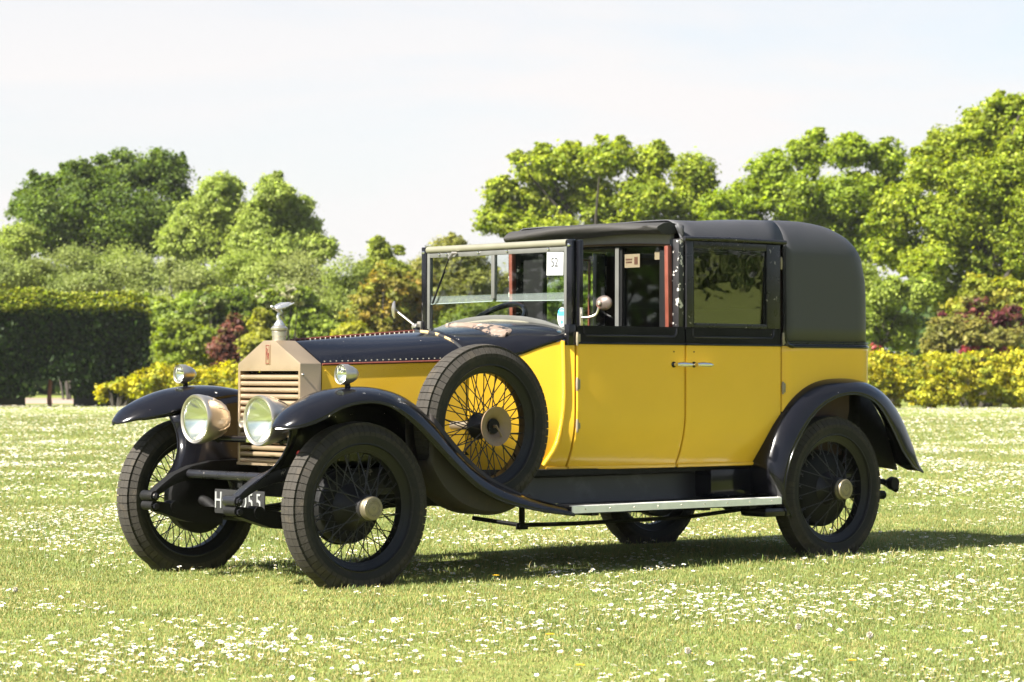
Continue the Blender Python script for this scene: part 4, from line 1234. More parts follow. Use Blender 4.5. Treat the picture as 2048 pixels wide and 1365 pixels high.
# grey header board and the rolled front canopy
P = np.array([[(2.150 + .0 * y, y, z + .018 * (1 - (y / .6) ** 2)) for z in (1.672, 1.69, 1.71, 1.735)] for y in np.linspace(-.61, .61, 11)])
pslab('header_board', P, (.025, 0, 0), HEADCLOTH)
part(MB().tube([(2.14, y, 1.674 + .018 * (1 - (y / .6) ** 2)) for y in np.linspace(-.61, .61, 11)], .006, 6), 'header_bead', TANWOOD)
rows = []
for y in np.linspace(-.625, .590, 60):
    q = y / .625
    zt = 1.793 + .012 * (1 - q * q) + .004 * mnoise.noise(Vector((y * 3, 1.1, 0)))
    # a long diagonal fold sweeps down the front of the roll
    f1 = -.40 + .50 * (y + .62) / 1.24
    ring = []
    for k in range(24):
        a = 2 * PI * k / 24
        cx2, sz2 = math.cos(a), math.sin(a)
        front = max(0, -cx2)
        h = .034 + .006 * math.sin(y * 4.0)
        fold = .010 * math.sin((sz2 * 2.2 + y * 5.5)) * front + .012 * math.exp(-((y + .54) / .05) ** 2) * math.sin(sz2 * 5) * front
        ring.append((2.125 + cx2 * (.075 + fold) - .012 * front, y, zt - h + sz2 * h * (1 if sz2 > 0 else 1.15) + .35 * fold))
    rows.append(ring + [ring[0]])
v, f = grid(np.array(rows))
mb = MB().add(v, f); mb.add(np.array(rows)[0][:-1], [tuple(range(24))]); mb.add(np.array(rows)[-1][:-1], [tuple(range(24))])
part(mb, 'rolled_canopy', CANVAS, sharp=70)
for s in (-1, 1):
    P = np.array([[(2.155 + .035 * t, s * (.650 + .02 * math.sin(t * 2.6)), 1.790 - .02 * t - .078 * u * (.5 + .5 * t)) for u in (0, .5, 1)] for t in np.linspace(0, 1, 7)])
    psheet('canopy_flap', P, LEATHER, thick=.01)

# ---- windscreen
XW = 1.470
arc = np.array([(-.552, 1.222), (-.47, 1.246), (-.36, 1.274), (-.22, 1.295), (-.08, 1.304), (0, 1.306), (.08, 1.304), (.22, 1.295), (.36, 1.274), (.47, 1.246), (.552, 1.222)])
def arcz(y): return np.interp(y, arc[:, 0], arc[:, 1])
for s in (-1, 1):
    g = MB(); g.box((XW, s * .578, 1.418), (.034, .040, .525)); wp = part(g, 'windscreen_post', BLACK, bevel=.004)
    g = MB().lathe([(0, 0), (.010, 0), (.008, .006), (0, .007)], (XW - .017, s * .578, 1.652), (-1, 0, 0), 12); part(g, 'stud', CHROME, wp)
    g = MB(); g.box((XW + .028, s * .610, 1.415), (.026, .026, .525)); part(g, 'door_post', BLACK, bevel=.004)
ws = MB()
yy = np.linspace(-.556, .556, 25)
rows = [[(XW - .012, y, arcz(y) - .030), (XW - .012, y, arcz(y)), (XW + .012, y, arcz(y)), (XW + .012, y, arcz(y) - .030), (XW - .012, y, arcz(y) - .030)] for y in yy]
ws.add(*grid(np.array(rows)))
for s in (-1, 1): ws.box((XW, s * .545, 1.438), (.024, .022, .43))
ws.box((XW, 0, 1.633), (.022, 1.068, .024))
wsf = part(ws, 'windscreen_frame', GREYM, bevel=.002)
part(MB().tube([(XW - .016, y, arcz(y) - .032) for y in yy], .009, 8), 'windscreen_foot_bead', CREAMTUBE, wsf)
part(MB().tube([(XW - .004, -.556, 1.664), (XW - .004, .556, 1.664)], .019, 14), 'windscreen_top_rail', CREAMTUBE, wsf)
g = MB()
for y in (-.42, -.10, .13, .39, .45): g.lathe([(0, 0), (.007, 0), (.006, .008), (0, .010)], (XW - .011, y, 1.637), (-1, 0, 0), 10)
part(g, 'screw', CHROME, wsf)
g = MB(); g.box((XW - .005, .012, 1.506), (.022, .026, .228)); part(g, 'pane_divider', GREYM, wsf, bevel=.002)
# two upper panes, one lower pane; they overlap in a pale band
for y0, y1 in ((.534, .0255), (-.0015, -.534)):
    g = MB(); g.box((XW - .008, (y0 + y1) / 2, 1.518), (.004, abs(y0 - y1), .206)); part(g, 'upper_pane', GLASS, wsf)
P = np.array([[(XW + .006, y, z) for z in np.linspace(arcz(y) + .0005, 1.414, 3)] for y in np.linspace(-.533, .533, 15)])
pslab('lower_pane', P, (.004, 0, 0), GLASS, wsf)
for y0, y1, za, zb in ((.533, .027, 1.372, 1.378), (-.003, -.533, 1.378, 1.372)):
    P = np.array([[(XW - .001, y0, za), (XW - .001, y0, 1.4135)], [(XW - .001, y1, zb), (XW - .001, y1, 1.4135)]])
    pslab('glass_overlap', P, (.003, 0, 0), HAZYGLASS, wsf)
    part(MB().tube([(XW - .003, y0, za), (XW - .003, y1, zb)], .0022, 6), 'glass_edge', mat('pale_glass_edge', (.20, .24, .22), .3), wsf)
# card with the lot number and the club disc, stuck on the glass
g = MB(); g.box((XW - .0115, -.468, 1.560), (.0015, .126, .118), Matrix.Rotation(.02, 3, 'X')); cd = part(g, 'number_card', PAPER, wsf)
text_mesh('card_writing', '52', .066, .0004, PENCIL, cd, Matrix.Translation((XW - .0135 - CARX, -.465, 1.565)) @ rotp, sx=.85)
g = MB().lathe([(0, 0), (.036, 0), (.036, .0015), (0, .0015)], (0, 0, 0), (-1, 0, 0), 28)
g.v = [(x + XW + .004, y * .95 - .505, z * 1.42 + 1.287) for x, y, z in g.v]
ds = part(g, 'club_disc', PAPER, wsf)
g = MB(); g.box((XW + .001, -.505, 1.306), (.001, .056, .022)); g.lathe([(0, 0), (.009, 0), (.009, .001), (0, .001)], (XW + .0015, -.505, 1.262), (-1, 0, 0), 14)
for q in range(9):
    a = PI * (q + .5) / 9
    g.box((XW + .001, -.505 + .025 * math.cos(a), 1.308 + .022 * math.sin(a)), (.001, .007, .006))
part(g, 'disc_print', BLUEINK, ds)
# wiper
g = MB().tube([(XW - .020, .300, 1.640), (XW - .034, .315, 1.640), (XW - .036, .345, 1.612)], [.007, .010, .007], 10)
wi = part(g, 'wiper', NICKEL, wsf)
part(MB().tube([(XW - .036, .345, 1.612), (XW - .030, .44, 1.462)], .0035, 6), 'wiper_arm', BLACKM, wi)
part(MB().tube([(XW - .024, .395, 1.545), (XW - .018, .502, 1.375)], .006, 6), 'wiper_blade', BLACKM, wi)
# steering wheel (driver sits on the far side)
sw = MB(); cx_, cy_, cz_ = 1.78, .405, 1.245
axw = Vector((.62, 0, -.78)).normalized()
u1 = Vector((0, 1, 0)); u2 = axw.cross(u1)
for k in range(1):
    pts = [Vector((cx_, cy_, cz_)) + (u1 * math.cos(a) + u2 * math.sin(a)) * .215 for a in np.linspace(0, 2 * PI, 41)]
    sw.tube(pts, .0155, 10, caps=False)
swo = part(sw, 'steering_wheel', BLACK)
g = MB()
for a in (.5, 2.6, 4.7):
    g.tube([(cx_, cy_, cz_), tuple(Vector((cx_, cy_, cz_)) + (u1 * math.cos(a) + u2 * math.sin(a)) * .21)], .010, 8)
g.tube([(cx_, cy_, cz_), tuple(Vector((cx_, cy_, cz_)) + axw * -.0 + Vector((-.45, 0, -.55)))], .02, 10)
part(g, 'steering_column', BLACKM, swo)

# ---- scuttle and bonnet
def arch(hb, zb, zc, w, n=15):
    """half section from the side hinge (hb, zb) to the centre (0, zc); w 0 = roof shaped like the radiator, 1 = round"""
    t = np.linspace(0, 1, n)
    ry = hb * np.cos(t * PI / 2); rz = zb + (zc - zb) * np.sin(t * PI / 2)
    k = .045
    py = np.interp(t, [0, .85, 1], [hb, k, 0]); pz = np.interp(t, [0, .85, 1], [zb, zc - .004, zc])
    return py * (1 - w) + ry * w, pz * (1 - w) + rz * w
def bonnet_pt(f):
    x = .132 + (.915 - .132) * f
    return x, .252 + (.405 - .252) * f, 1.043 + .024 * f, 1.156 + .055 * f
for s in (-1, 1):
    rows = []
    for f_ in np.linspace(0, 1, 16):
        x, hb, zb, zc = bonnet_pt(f_)
        yy_, zz_ = arch(hb, zb, zc, min(1, .15 + .75 * f_))
        rows.append([(x, s * max(y, .004), z) for y, z in zip(yy_, zz_)])
    bt = pslab('bonnet_top', np.array(rows), (0, 0, -.006), BLACK)
    rows = []
    for f_ in np.linspace(0, 1, 10):
        x, hb, zb, zc = bonnet_pt(f_)
        rows.append([(x, s * (hb + .002 - .01 * ((1.04 - z) / .45) ** 2), z) for z in np.linspace(.60, zb - .010, 6)])
    bs = pslab('bonnet_side', np.array(rows), (0, -s * .006, 0), YELLOW)
    a = bonnet_pt(0); b = bonnet_pt(1)
    part(MB().tube([(a[0], s * (a[1] + .005), a[2] - .003), (b[0], s * (b[1] + .005), b[2] - .003)], .0055, 8), 'bonnet_hinge', REDWOOD)
    for row in range(2):
        rv = MB()
        for q in range(25):
            x, hb, zb, zc = bonnet_pt(.02 + .96 * q / 24)
            if row == 0: rv.lathe([(0, 0), (.0045, 0), (.003, .0035), (0, .004)], (x, s * (hb - .002), zb + .010), (0, s * .8, .6), 6)
            else: rv.lathe([(0, 0), (.0035, 0), (.0025, .002), (0, .0025)], (x, s * (hb + .002), zb - .035), (0, s, 0), 6)
        setp(part(rv, 'rivets', CREAMTUBE if row == 0 else YELLOW), kind='stuff')
a = bonnet_pt(0); b = bonnet_pt(1)
part(MB().tube([(a[0], 0, a[3] + .004), (b[0], 0, b[3] + .004)], .006, 8), 'bonnet_hinge', REDWOOD)
rv = MB()
for q in range(25):
    x, hb, zb, zc = bonnet_pt(.02 + .96 * q / 24)
    rv.lathe([(0, 0), (.004, 0), (.003, .003), (0, .004)], (x, -.014, zc + .001), (0, 0, 1), 6)
setp(part(rv, 'rivets', CREAMTUBE), kind='stuff')
# scuttle (black) from the bonnet to the windscreen
SC = [(.925, .405, 1.066, 1.211, .9), (1.05, .447, 1.076, 1.224, .92), (1.19, .500, 1.094, 1.240, .96), (1.30, .548, 1.138, 1.252, 1.0), (1.40, .590, 1.170, 1.264, 1.0), (1.455, .600, 1.180, 1.270, 1.0)]
rows = []
for x, hb, zb, zc, w_ in SC:
    yy_, zz_ = arch(hb, zb, zc, w_, 13)
    half = [(x, -y, z) for y, z in zip(yy_, zz_)]
    rows.append(half + [(x, -y, z) for x, y, z in half[:-1]][::-1])
scut = psheet('scuttle', resample(np.array(rows).reshape(len(rows), -1), 14).reshape(14, -1, 3), BLACK, thick=.008, sharp=60)
x, hb, zb, zc = bonnet_pt(1)
yy_, zz_ = arch(hb, zb, zc, .9, 15)
half = [(.919, -y, z + .002) for y, z in zip(yy_, zz_)]
part(MB().tube(half + [(x, -y, z) for x, y, z in half[:-1]][::-1], .008, 6), 'scuttle_seam', mat('worn_seam_strip', (.015, .015, .015), .4, chips=((.42, .30, .14), .53, 9)))
P = np.array([[(1.456, y, scz) , (1.456, y, arcz(y) - .028)] for y, scz in zip(np.linspace(-.585, .585, 25), [1.18 + .09 * math.sqrt(max(0, 1 - (y / .60) ** 2)) - .03 for y in np.linspace(-.585, .585, 25)])])
psheet('scuttle_lip', P, BLACK, thick=.006)
# flaked scuttle ventilator lid: a raised tapering blister on the near half
VY = [.10, .0, -.08, -.16, -.26, -.34, -.375, -.39]
VLO = [1.205, 1.192, 1.178, 1.165, 1.150, 1.136, 1.150, 1.185]
VHI = [1.215, 1.222, 1.242, 1.268, 1.281, 1.272, 1.250, 1.215]
rows = []
for y in np.linspace(.10, -.39, 22):
    lo_, hi_ = np.interp(-y, [-q for q in VY], VLO), np.interp(-y, [-q for q in VY], VHI)
    rows.append([(lo_ + (hi_ - lo_) * t, y, 0) for t in np.linspace(0, 1, 7)])
rows = np.array(rows)
def scut_z(x, y):
    hb = np.interp(x, [q[0] for q in SC], [q[1] for q in SC]); zb = np.interp(x, [q[0] for q in SC], [q[2] for q in SC]); zc = np.interp(x, [q[0] for q in SC], [q[3] for q in SC])
    return zb + (zc - zb) * math.sqrt(max(0, 1 - (y / hb) ** 2))
for i in range(rows.shape[0]):
    for j in range(rows.shape[1]):
        rows[i, j, 2] = scut_z(rows[i, j, 0], rows[i, j, 1]) + .006 + .014 * (1 - (j / 3 - 1) ** 2)
pslab('scuttle_vent', rows, (0, 0, -.012), PEEL)
for s in (-1, 1):
    # cowl sides, flaring out to the door post
    xs = np.linspace(.925, 1.405, 12)
    rows = []
    for x in xs:
        hb = np.interp(x, [q[0] for q in SC], [q[1] for q in SC]); zb = np.interp(x, [q[0] for q in SC], [q[2] for q in SC])
        rows.append([(x, s * (hb - tumble(z) * .9), z) for z in np.r_[np.linspace(ZB, .80, 7), np.linspace(.86, zb - .004, 5)]])
    pslab('cowl_side', np.array(rows), (0, -s * .012, 0), YELLOW)
    pts = [(1.398, s * (.594), 1.165), (1.400, s * .598, 1.0), (1.400, s * .598, .85), (1.395, s * .585, .74), (1.375, s * .565, .63), (1.335, s * .52, .535)]
    part(MB().tube(resample(pts, 16), .011, 8), 'cowl_bead', YELLOW)
    part(MB().tube([(1.36, s * .51, ZB + .002), (1.44, s * .545, ZB + .002), (1.462, s * .55, ZB + .002)], .010, 8), 'cowl_sill', YELLOW)
# firewall, dashboard
g = MB(); g.box((.95, 0, .82), (.03, .76, .46)); part(g, 'firewall', BLACKM)
g = MB(); g.box((1.40, 0, 1.10), (.03, 1.06, .16)); part(g, 'dashboard', TANWOOD)
g = MB(); g.box((.52, 0, .72), (.6, .34, .46)); part(g, 'engine', BLACKM)

# ---- radiator
RX, RB, RH, RZS, RZT = .0, .125, .255, 1.044, 1.156
out_ = [(-RH, .55), (-RH, RZS), (-.045, RZT), (.045, RZT), (RH, RZS), (RH, .55)]
inn_ = [(-RH + .016, .555), (-RH + .016, RZS - .036), (RH - .016, RZS - .036), (RH - .016, .555)]
rd = MB()
v = [(RX, y, z) for y, z in out_] + [(RB, y, z) for y, z in out_]
f = [(i, i + 1, i + 7, i + 6) for i in range(5)]
rd.add(v, f)                                                        # shell sides and top
zl = RZS - .036
rd.add([(RX, -RH, zl), (RX, -RH, RZS), (RX, -.045, RZT), (RX, .045, RZT), (RX, RH, RZS), (RX, RH, zl)], [(0, 1, 2, 3, 4, 5)])   # pediment
for s in (-1, 1):
    rd.add([(RX, s * RH, .55), (RX, s * RH, zl), (RX, s * (RH - .016), zl), (RX, s * (RH - .016), .55)], [(0, 1, 2, 3)])
    rd.add([(RX, s * (RH - .016), .55), (RX, s * (RH - .016), zl), (RX + .05, s * (RH - .016), zl), (RX + .05, s * (RH - .016), .55)], [(0, 1, 2, 3)])
rd.add([(RX, -RH + .016, zl), (RX, RH - .016, zl), (RX + .05, RH - .016, zl), (RX + .05, -RH + .016, zl)], [(0, 1, 2, 3)])
rad = part(rd, 'radiator', BRASS, sharp=20, bevel=.004)
g = MB(); g.box((RX + .065, 0, .77), (.02, .47, .46)); part(g, 'radiator_core', BLACKM, rad)
NS = 14
for k in range(NS):
    z = zl - .030 - k * (zl - .60) / (NS - 1)
    g = MB()
    P = np.array([[(RX + .034, y, z + .006), (RX + .016, y, z + .012), (RX + .005, y, z + .009), (RX + .002, y, z + .003), (RX + .002, y, z - .006), (RX + .004, y, z - .010), (RX + .016, y, z - .012), (RX + .034, y, z - .006), (RX + .034, y, z + .006)] for y in (-RH + .017, RH - .017)])
    g.add(*grid(P))
    part(g, 'slat', BRASS, rad, sharp=60)
g = MB(); g.box((RX - .001, 0, .553), (.02, .50, .012)); part(g, 'lower_rail', BRASS, rad)
# enamel badge with two interlocked letters
g = MB(); g.box((RX - .0015, .005, 1.088), (.005, .036, .098)); bdg = part(g, 'badge', BRASS, rad, bevel=.002)
g = MB(); g.box((RX - .0045, .005, 1.088), (.0015, .024, .084)); bf = part(g, 'badge_field', BRASS, bdg) if False else None
for dy, dz in ((.004, .012), (-.004, -.010)):
    t = text_mesh('badge_letter', 'R', .052, .0012, ENAMEL, bdg, Matrix.Translation((RX - .0046 - CARX, .005 + dy, 1.088 + dz)) @ rotp, sx=.62)
g = MB()
for y_, z_, a_, b_ in ((.0, .044, .026, .004), (.0, -.044, .026, .004), (.0125, 0, .003, .09), (-.0125, 0, .003, .09)): g.box((RX - .0045, .005 + y_, 1.088 + z_), (.0015, a_, b_))
part(g, 'badge_border', ENAMEL, bdg)
for s in (-1, 1):
    g = MB().lathe([(0, 0), (.007, 0), (.005, .006), (0, .007)], (RX + .015, s * RH, .99), (0, s, 0), 12); part(g, 'stud', CHROME, rad)
# filler cap
g = MB().lathe([(.034, -.004), (.034, .020), (.036, .022), (.036, .044), (.033, .048), (.041, .052), (.042, .060), (.036, .066), (.030, .072), (.022, .076), (0, .076)], (.062, 0, RZT), (0, 0, 1), 32)
cap = part(g, 'filler_cap', NICKEL, rad)
# winged mascot leaning forward on its pedestal
g = MB().lathe([(.026, 0), (.026, .006), (.018, .016), (.013, .026), (.0, .028)], (.062, 0, RZT + .074), (0, 0, 1), 20)
zb = RZT + .092
g.tube([(.064, 0, zb), (.060, .001, zb + .012), (.056, .002, zb + .024), (.062, .002, zb + .036), (.070, .001, zb + .046), (.064, 0, zb + .054), (.050, 0, zb + .062), (.036, 0, zb + .067), (.026, 0, zb + .069)],
       [.0115, .0095, .0090, .0105, .0125, .0125, .0125, .0090, .0055], 12)
g.lathe([(0, -.009), (.0065, -.006), (.0088, 0), (.0065, .006), (0, .009)], (.018, 0, zb + .072), (.7, 0, .5), 12)
for s in (-1, 1):   # robe-like wings swept up and back from the shoulders
    w2 = MB().lathe([(0, -1), (.35, -.94), (.66, -.75), (.88, -.45), (1, -.05), (.93, .35), (.74, .65), (.42, .88), (0, 1)], (0, 0, 0), (1, 0, 0), 16)
    Rw = Matrix.Rotation(s * .16, 3, 'Z') @ Matrix.Rotation(-.30, 3, 'Y') @ Matrix.Rotation(s * .5, 3, 'X')
    g.add([tuple(Rw @ Vector((x * .046, y * .0075, z * .0165)) + Vector((.074, s * .020, zb + .078))) for x, y, z in w2.v], w2.f)
    g.tube([(.036, s * .008, zb + .064), (.075, s * .022, zb + .067), (.125, s * .036, zb + .092)], [.005, .0065, .004], 8)
part(g, 'mascot', mat('silvered_mascot', (.55, .54, .53), .28, metal=.75, noise=.2, nscale=60), rad, sharp=60)

# ---- lamps
def lamp(name, x, y, z, R, length, parent=None, fluted=True, mt=NICKEL):
    g = MB()
    pr = [(R * .86, -.004), (R * .97, -.010), (R, -.004), (R * 1.005, .012), (R * .985, .030), (R * .93, length * .33), (R * .80, length * .58), (R * .58, length * .80), (R * .30, length * .95), (0, length)]
    g.lathe(pr, (x, y, z), (1, 0, 0), 48)
    lo = part(g, name, mt)
    g = MB().lathe([(R * .87, .000)] + [(R * .87 * math.sqrt(t), R * .62 * (1 - t) + .004) for t in np.linspace(1, 0.0, 14)], (x, y, z), (1, 0, 0), 40)
    part(g, 'reflector', MIRROR, lo, sharp=None)
    g = MB().lathe([(R * .88, -.001), (R * .6, -R * .07), (R * .3, -R * .10), (0, -R * .115)], (x, y, z), (1, 0, 0), 36)
    part(g, 'lens', LENS, lo, sharp=None)
    g = MB().lathe([(0, .34 * R), (.07 * R, .38 * R), (.08 * R, .44 * R), (.05 * R, .52 * R), (.05 * R, .60 * R)], (x, y, z), (1, 0, 0), 12)
    part(g, 'bulb', LENS, lo)
    part(MB().lathe([(R * .875, -.003), (R * .90, -.008), (R * .93, -.003)], (x, y, z), (1, 0, 0), 40), 'bezel', CREAMTUBE, lo)
    if fluted:
        for k in range(12):
            a = 2 * PI * k / 12
            pts = []
            for hfrac, rr in ((.34, .935), (.58, .80), (.80, .58), (.93, .33)):
                pts.append((x + length * hfrac, y + math.sin(a) * R * rr, z + math.cos(a) * R * rr))
            part(MB().tube(pts, [.002, .004, .004, .002], 6), 'flute', mt, lo)
    return lo
for s in (-1, 1):
    hl = lamp('headlamp', -.245, s * .262, .772, .121, .19)
    part(MB().tube([(-.10, s * .262, .665), (-.12, s * .262, .70)], [.02, .035], 12), 'lamp_foot', BLACKM, hl)
    sl = lamp('side_lamp', -.065, s * .665, .992, .048, .095, fluted=False)
    part(MB().tube([(-.035, s * .665, .955), (-.03, s * .665, .930), (-.03, s * .665, .915)], [.012, .014, .024], 12), 'lamp_stem', BLACKM, sl)
g = MB().tube([(-.11, -.40, .676), (-.11, .40, .676)], .0165, 14); part(g, 'lamp_bar', BLACK)
g = MB(); g.box((-.128, -.02, .690), (.012, .045, .055)); g.tube([(-.11, -.042, .676), (-.11, .002, .676)], .020, 14); part(g, 'lamp_bar_clip', CHROME, bevel=.003)
g = MB().lathe([(0, -.004), (.012, -.002), (.020, .014), (.024, .016), (.024, .010), (.010, -.012), (0, -.014)], (-.055, .125, .755), (-1, 0, 0), 24); g.tube([(-.045, .125, .755), (-.012, .125, .755)], .009, 10); g.tube([(-.03, .125, .755), (-.03, .125, .70)], .006, 8); part(g, 'horn', NICKEL)

# ---- wings
T = [(-.452, .746), (-.425, .775), (-.375, .822), (-.290, .867), (-.175, .908), (-.028, .930), (.135, .927), (.287, .890), (.420, .804), (.520, .707), (.630, .609), (.774, .512), (.937, .440), (1.10, .385), (1.282, .343)]
E_ = [(-.452, .742), (-.44, .742), (-.409, .745), (-.296, .780), (-.181, .834), (-.060, .860), (.050, .858), (.143, .831), (.264, .755), (.387, .652), (.511, .550), (.669, .439), (.829, .374), (1.058, .326), (1.282, .296)]
NT = 60
Tp = resample(T, NT); Ep = resample(E_, NT)
tt = np.linspace(0, 1, NT)
# spread so that crest and edge keep pace along the wing
def wing_grid(s):
    rows = []
    for i in range(NT):
        f_ = tt[i]
        xt, zt = Tp[i]; xe, ze = Ep[i]
        yi = np.interp(xt, [-.452, -.42, -.34, -.20, -.05, .4, 1.3], [-.655, -.60, -.53, -.475, -.462, -.462, -.462])
        yo = np.interp(xt, [-.452, -.43, -.39, -.30], [-.675, -.735, -.785, -.806])
        ym = yi * .45 + yo * .55
        dz = np.interp(xt, [-.452, -.42, -.35, -.25, -.05, .15, .35, 1.3], [.004, .030, .075, .105, .085, .045, .012, .006])
        ym = yi * .5 + yo * .5
        r = []
        for a in np.linspace(PI / 2, 0, 7)[:-1]:
            r.append((xt, ym + (yi - ym) * math.sin(a), zt - dz * (1 - math.cos(a))))
        for a in np.linspace(0, PI / 2, 9):
            k = 1 - math.cos(a)
            r.append((xt + (xe - xt) * k, ym + (yo - ym) * math.sin(a), zt + (ze - zt) * k))
        rows.append([(x, -s * y, z) for x, y, z in r])
    return np.array(rows)
for s in (-1, 1):
    fw_ = psheet('front_wing', wing_grid(s), BLACKF, thick=.007, sharp=60)
    part(MB().tube([tuple(p) for p in wing_grid(s)[:, -1]], .0055, 8), 'wing_bead', BLACKF, fw_)
    # inner valance from wing to chassis
    rows = []
    for i, x in enumerate(np.linspace(0, 1, 14)):
        xt = -.245 + x * .95
        zt = np.interp(xt, Tp[:, 0], Tp[:, 1]) - np.interp(xt, [-.452, -.42, -.35, -.25, -.05, .15, .35, 1.3], [.004, .030, .075, .105, .085, .045, .012, .006]) + .004
        top = np.array((xt, np.interp(xt, [-.34, -.20, -.05], [-.53, -.475, -.462]), zt)); xl = -.395 + x * 1.12; low_ = np.array((xl, -.358, np.interp(xl, [-.41, -.33, -.23, -.10, .06], [.442, .490, .522, .540, .540])))
        midp = (top + low_) / 2 + np.array((.17 * (1 - x) ** 2, -.015, -.015))
        r = []
        for t in np.linspace(0, 1, 9):
            r.append((1 - t) ** 2 * top + 2 * t * (1 - t) * midp + t * t * low_)
        rows.append([(p[0], -s * p[1], p[2]) for p in r])
    psheet('wing_valance', np.array(rows), BLACKF, fw_, thick=.005)
    part(MB().tube([tuple(p) for p in rows[0]], .005, 8), 'valance_bead', BLACKF, fw_)
    for x, z in ((-.02, .895), (.19, .868)):
        g = MB().lathe([(0, 0), (.013, 0), (.013, .007), (.008, .008), (.007, .016), (0, .016)], (x, s * .765, z), (-.1, s * .8, .45), 6); part(g, 'wing_bolt', NICKEL, fw_)
    if s < 0:
        g = MB().lathe([(0, 0), (.015, 0), (.015, .012), (0, .016)], (-.17, -.486, .62), (-1, 0, 0), 16); part(g, 'red_reflector', RED, fw_)
    # rear wing
RT = [(2.775, .36), (2.750, .50), (2.790, .62), (2.860, .745), (2.990, .873), (3.150, .952), (3.350, .977), (3.560, .962), (3.740, .895), (3.875, .775), (3.965, .620), (4.035, .455)]
RE = [(2.872, .232), (2.818, .360), (2.862, .540), (2.962, .695), (3.095, .815), (3.260, .880), (3.430, .887), (3.580, .828), (3.705, .690), (3.800, .560), (3.900, .480), (4.005, .447)]
NR = 56
Rt = resample(RT, NR); Re = resample(RE, NR)
for s in (-1, 1):
    rows = []
    for i in range(NR):
        f_ = i / (NR - 1)
        xt, zt = Rt[i]; xe, ze = Re[i]
        yi = -.578 - .05 * max(0, (.25 - f_) / .25) + .02 * max(0, (f_ - .7) / .3); yo = -.806 + .03 * max(0, (f_ - .9) / .1)
        ym = yi * .6 + yo * .4
        lift = .05 * max(0, (f_ - .75) / .25)
        r = [(xt - lift * .4, yi, zt - .008 + lift), (xt, yi * .6 + ym * .4, zt - .002 + lift * .4)]
        for a in np.linspace(0, PI / 2, 10):
            k = 1 - math.cos(a)
            r.append((xt + (xe - xt) * k, ym + (yo - ym) * math.sin(a), zt + (ze - zt) * k))
        rows.append([(x, -s * y, z) for x, y, z in r])
    rw = psheet('rear_wing', np.array(rows), BLACKF, thick=.007, sharp=60)
    part(MB().tube([r[-1] for r in rows], .0055, 8), 'wing_bead', BLACKF, rw)
    xs_ = np.linspace(3.66, 4.032, 9)
    P = np.array([[(x, s * .562, z0 + (np.interp(x, Rt[:, 0], Rt[:, 1]) - z0) * t) for t in (0, .33, .66, 1)] for x, z0 in zip(xs_, np.linspace(.50, .452, 9))])
    psheet('wing_tail_panel', P, BLACKM, rw, thick=.005)
    # foot of the rear wing, curling under the running board
    g = MB(); g.box((2.78, s * .70, .262), (.20, .19, .05)); part(g, 'wing_foot', BLACKF, rw, bevel=.02)

# ---- spare wheel well (near side and far side)
WELLM = mat('rusty_black_underside', (0.018, 0.013, 0.010), .65, noise=.5, nscale=9, dirt=((.045, .028, .016), .52, 7))
for s in (-1, 1):
    front_, under_ = [], []
    for x in np.linspace(.40, 1.20, 26):
        zt = np.interp(x, Tp[:, 0], Tp[:, 1]) - .012
        zc_ = .745 - math.sqrt(max(0, .432 ** 2 - (x - .80) ** 2))
        zb_ = min(zt, zc_)
        front_.append([(x, s * .748, zt), (x, s * .748, (zt + zb_) / 2), (x, s * .742, zb_ + .02 * (zt > zc_)), (x, s * .72, zb_), (x, s * .60, zb_), (x, s * .57, zb_), (x, s * .565, (zt + zb_) / 2), (x, s * .565, zt)])
    psheet('spare_wheel_well', np.array(front_), WELLM, thick=.006)

# ---- running boards
for s in (-1, 1):
    g = MB(); g.box((2.035, s * .652, .322), (1.52, .29, .030)); rb = part(g, 'running_board', mat('rubber_board_top', (.012, .012, .013), .55, noise=.3, nscale=40, bump=.2, bscale=80), bevel=.004)
    g = MB(); g.box((2.035, s * .8005, .3225), (1.524, .007, .034)); g.box((2.035, s * .791, .3415), (1.524, .022, .004)); ed = part(g, 'board_edging', ALU, rb)
    g = MB()
    for x in np.linspace(1.36, 2.72, 9): g.lathe([(0, 0), (.005, 0), (.004, .002), (0, .003)], (x, s * .804, .324), (0, s, 0), 8)
    part(g, 'screw', NICKEL, rb)
    g = MB()
    for x in (1.45, 1.85, 2.25, 2.6): g.box((x, s * .60, .297), (.05, .36, .018))
    part(g, 'board_bracket', BLACKM, rb)
    P = np.array([[(x, s * (.515 + .0 * x), .338), (x, s * .505, .40), (x, s * .50, .47), (x, s * .535, .512)] for x in np.linspace(1.05, 2.80, 6)])
    pslab('running_apron', P, (0, -s * .01, 0), mat('dusty_black_panel', (.016, .016, .017), .42, noise=.5, nscale=5, dirt=((.055, .055, .058), .55, 4)) if s < 0 else BLACKM)
    g = MB(); g.box((2.60, s * .565, .418), (.32, .12, .145)); part(g, 'tool_box', BLACK, bevel=.006)

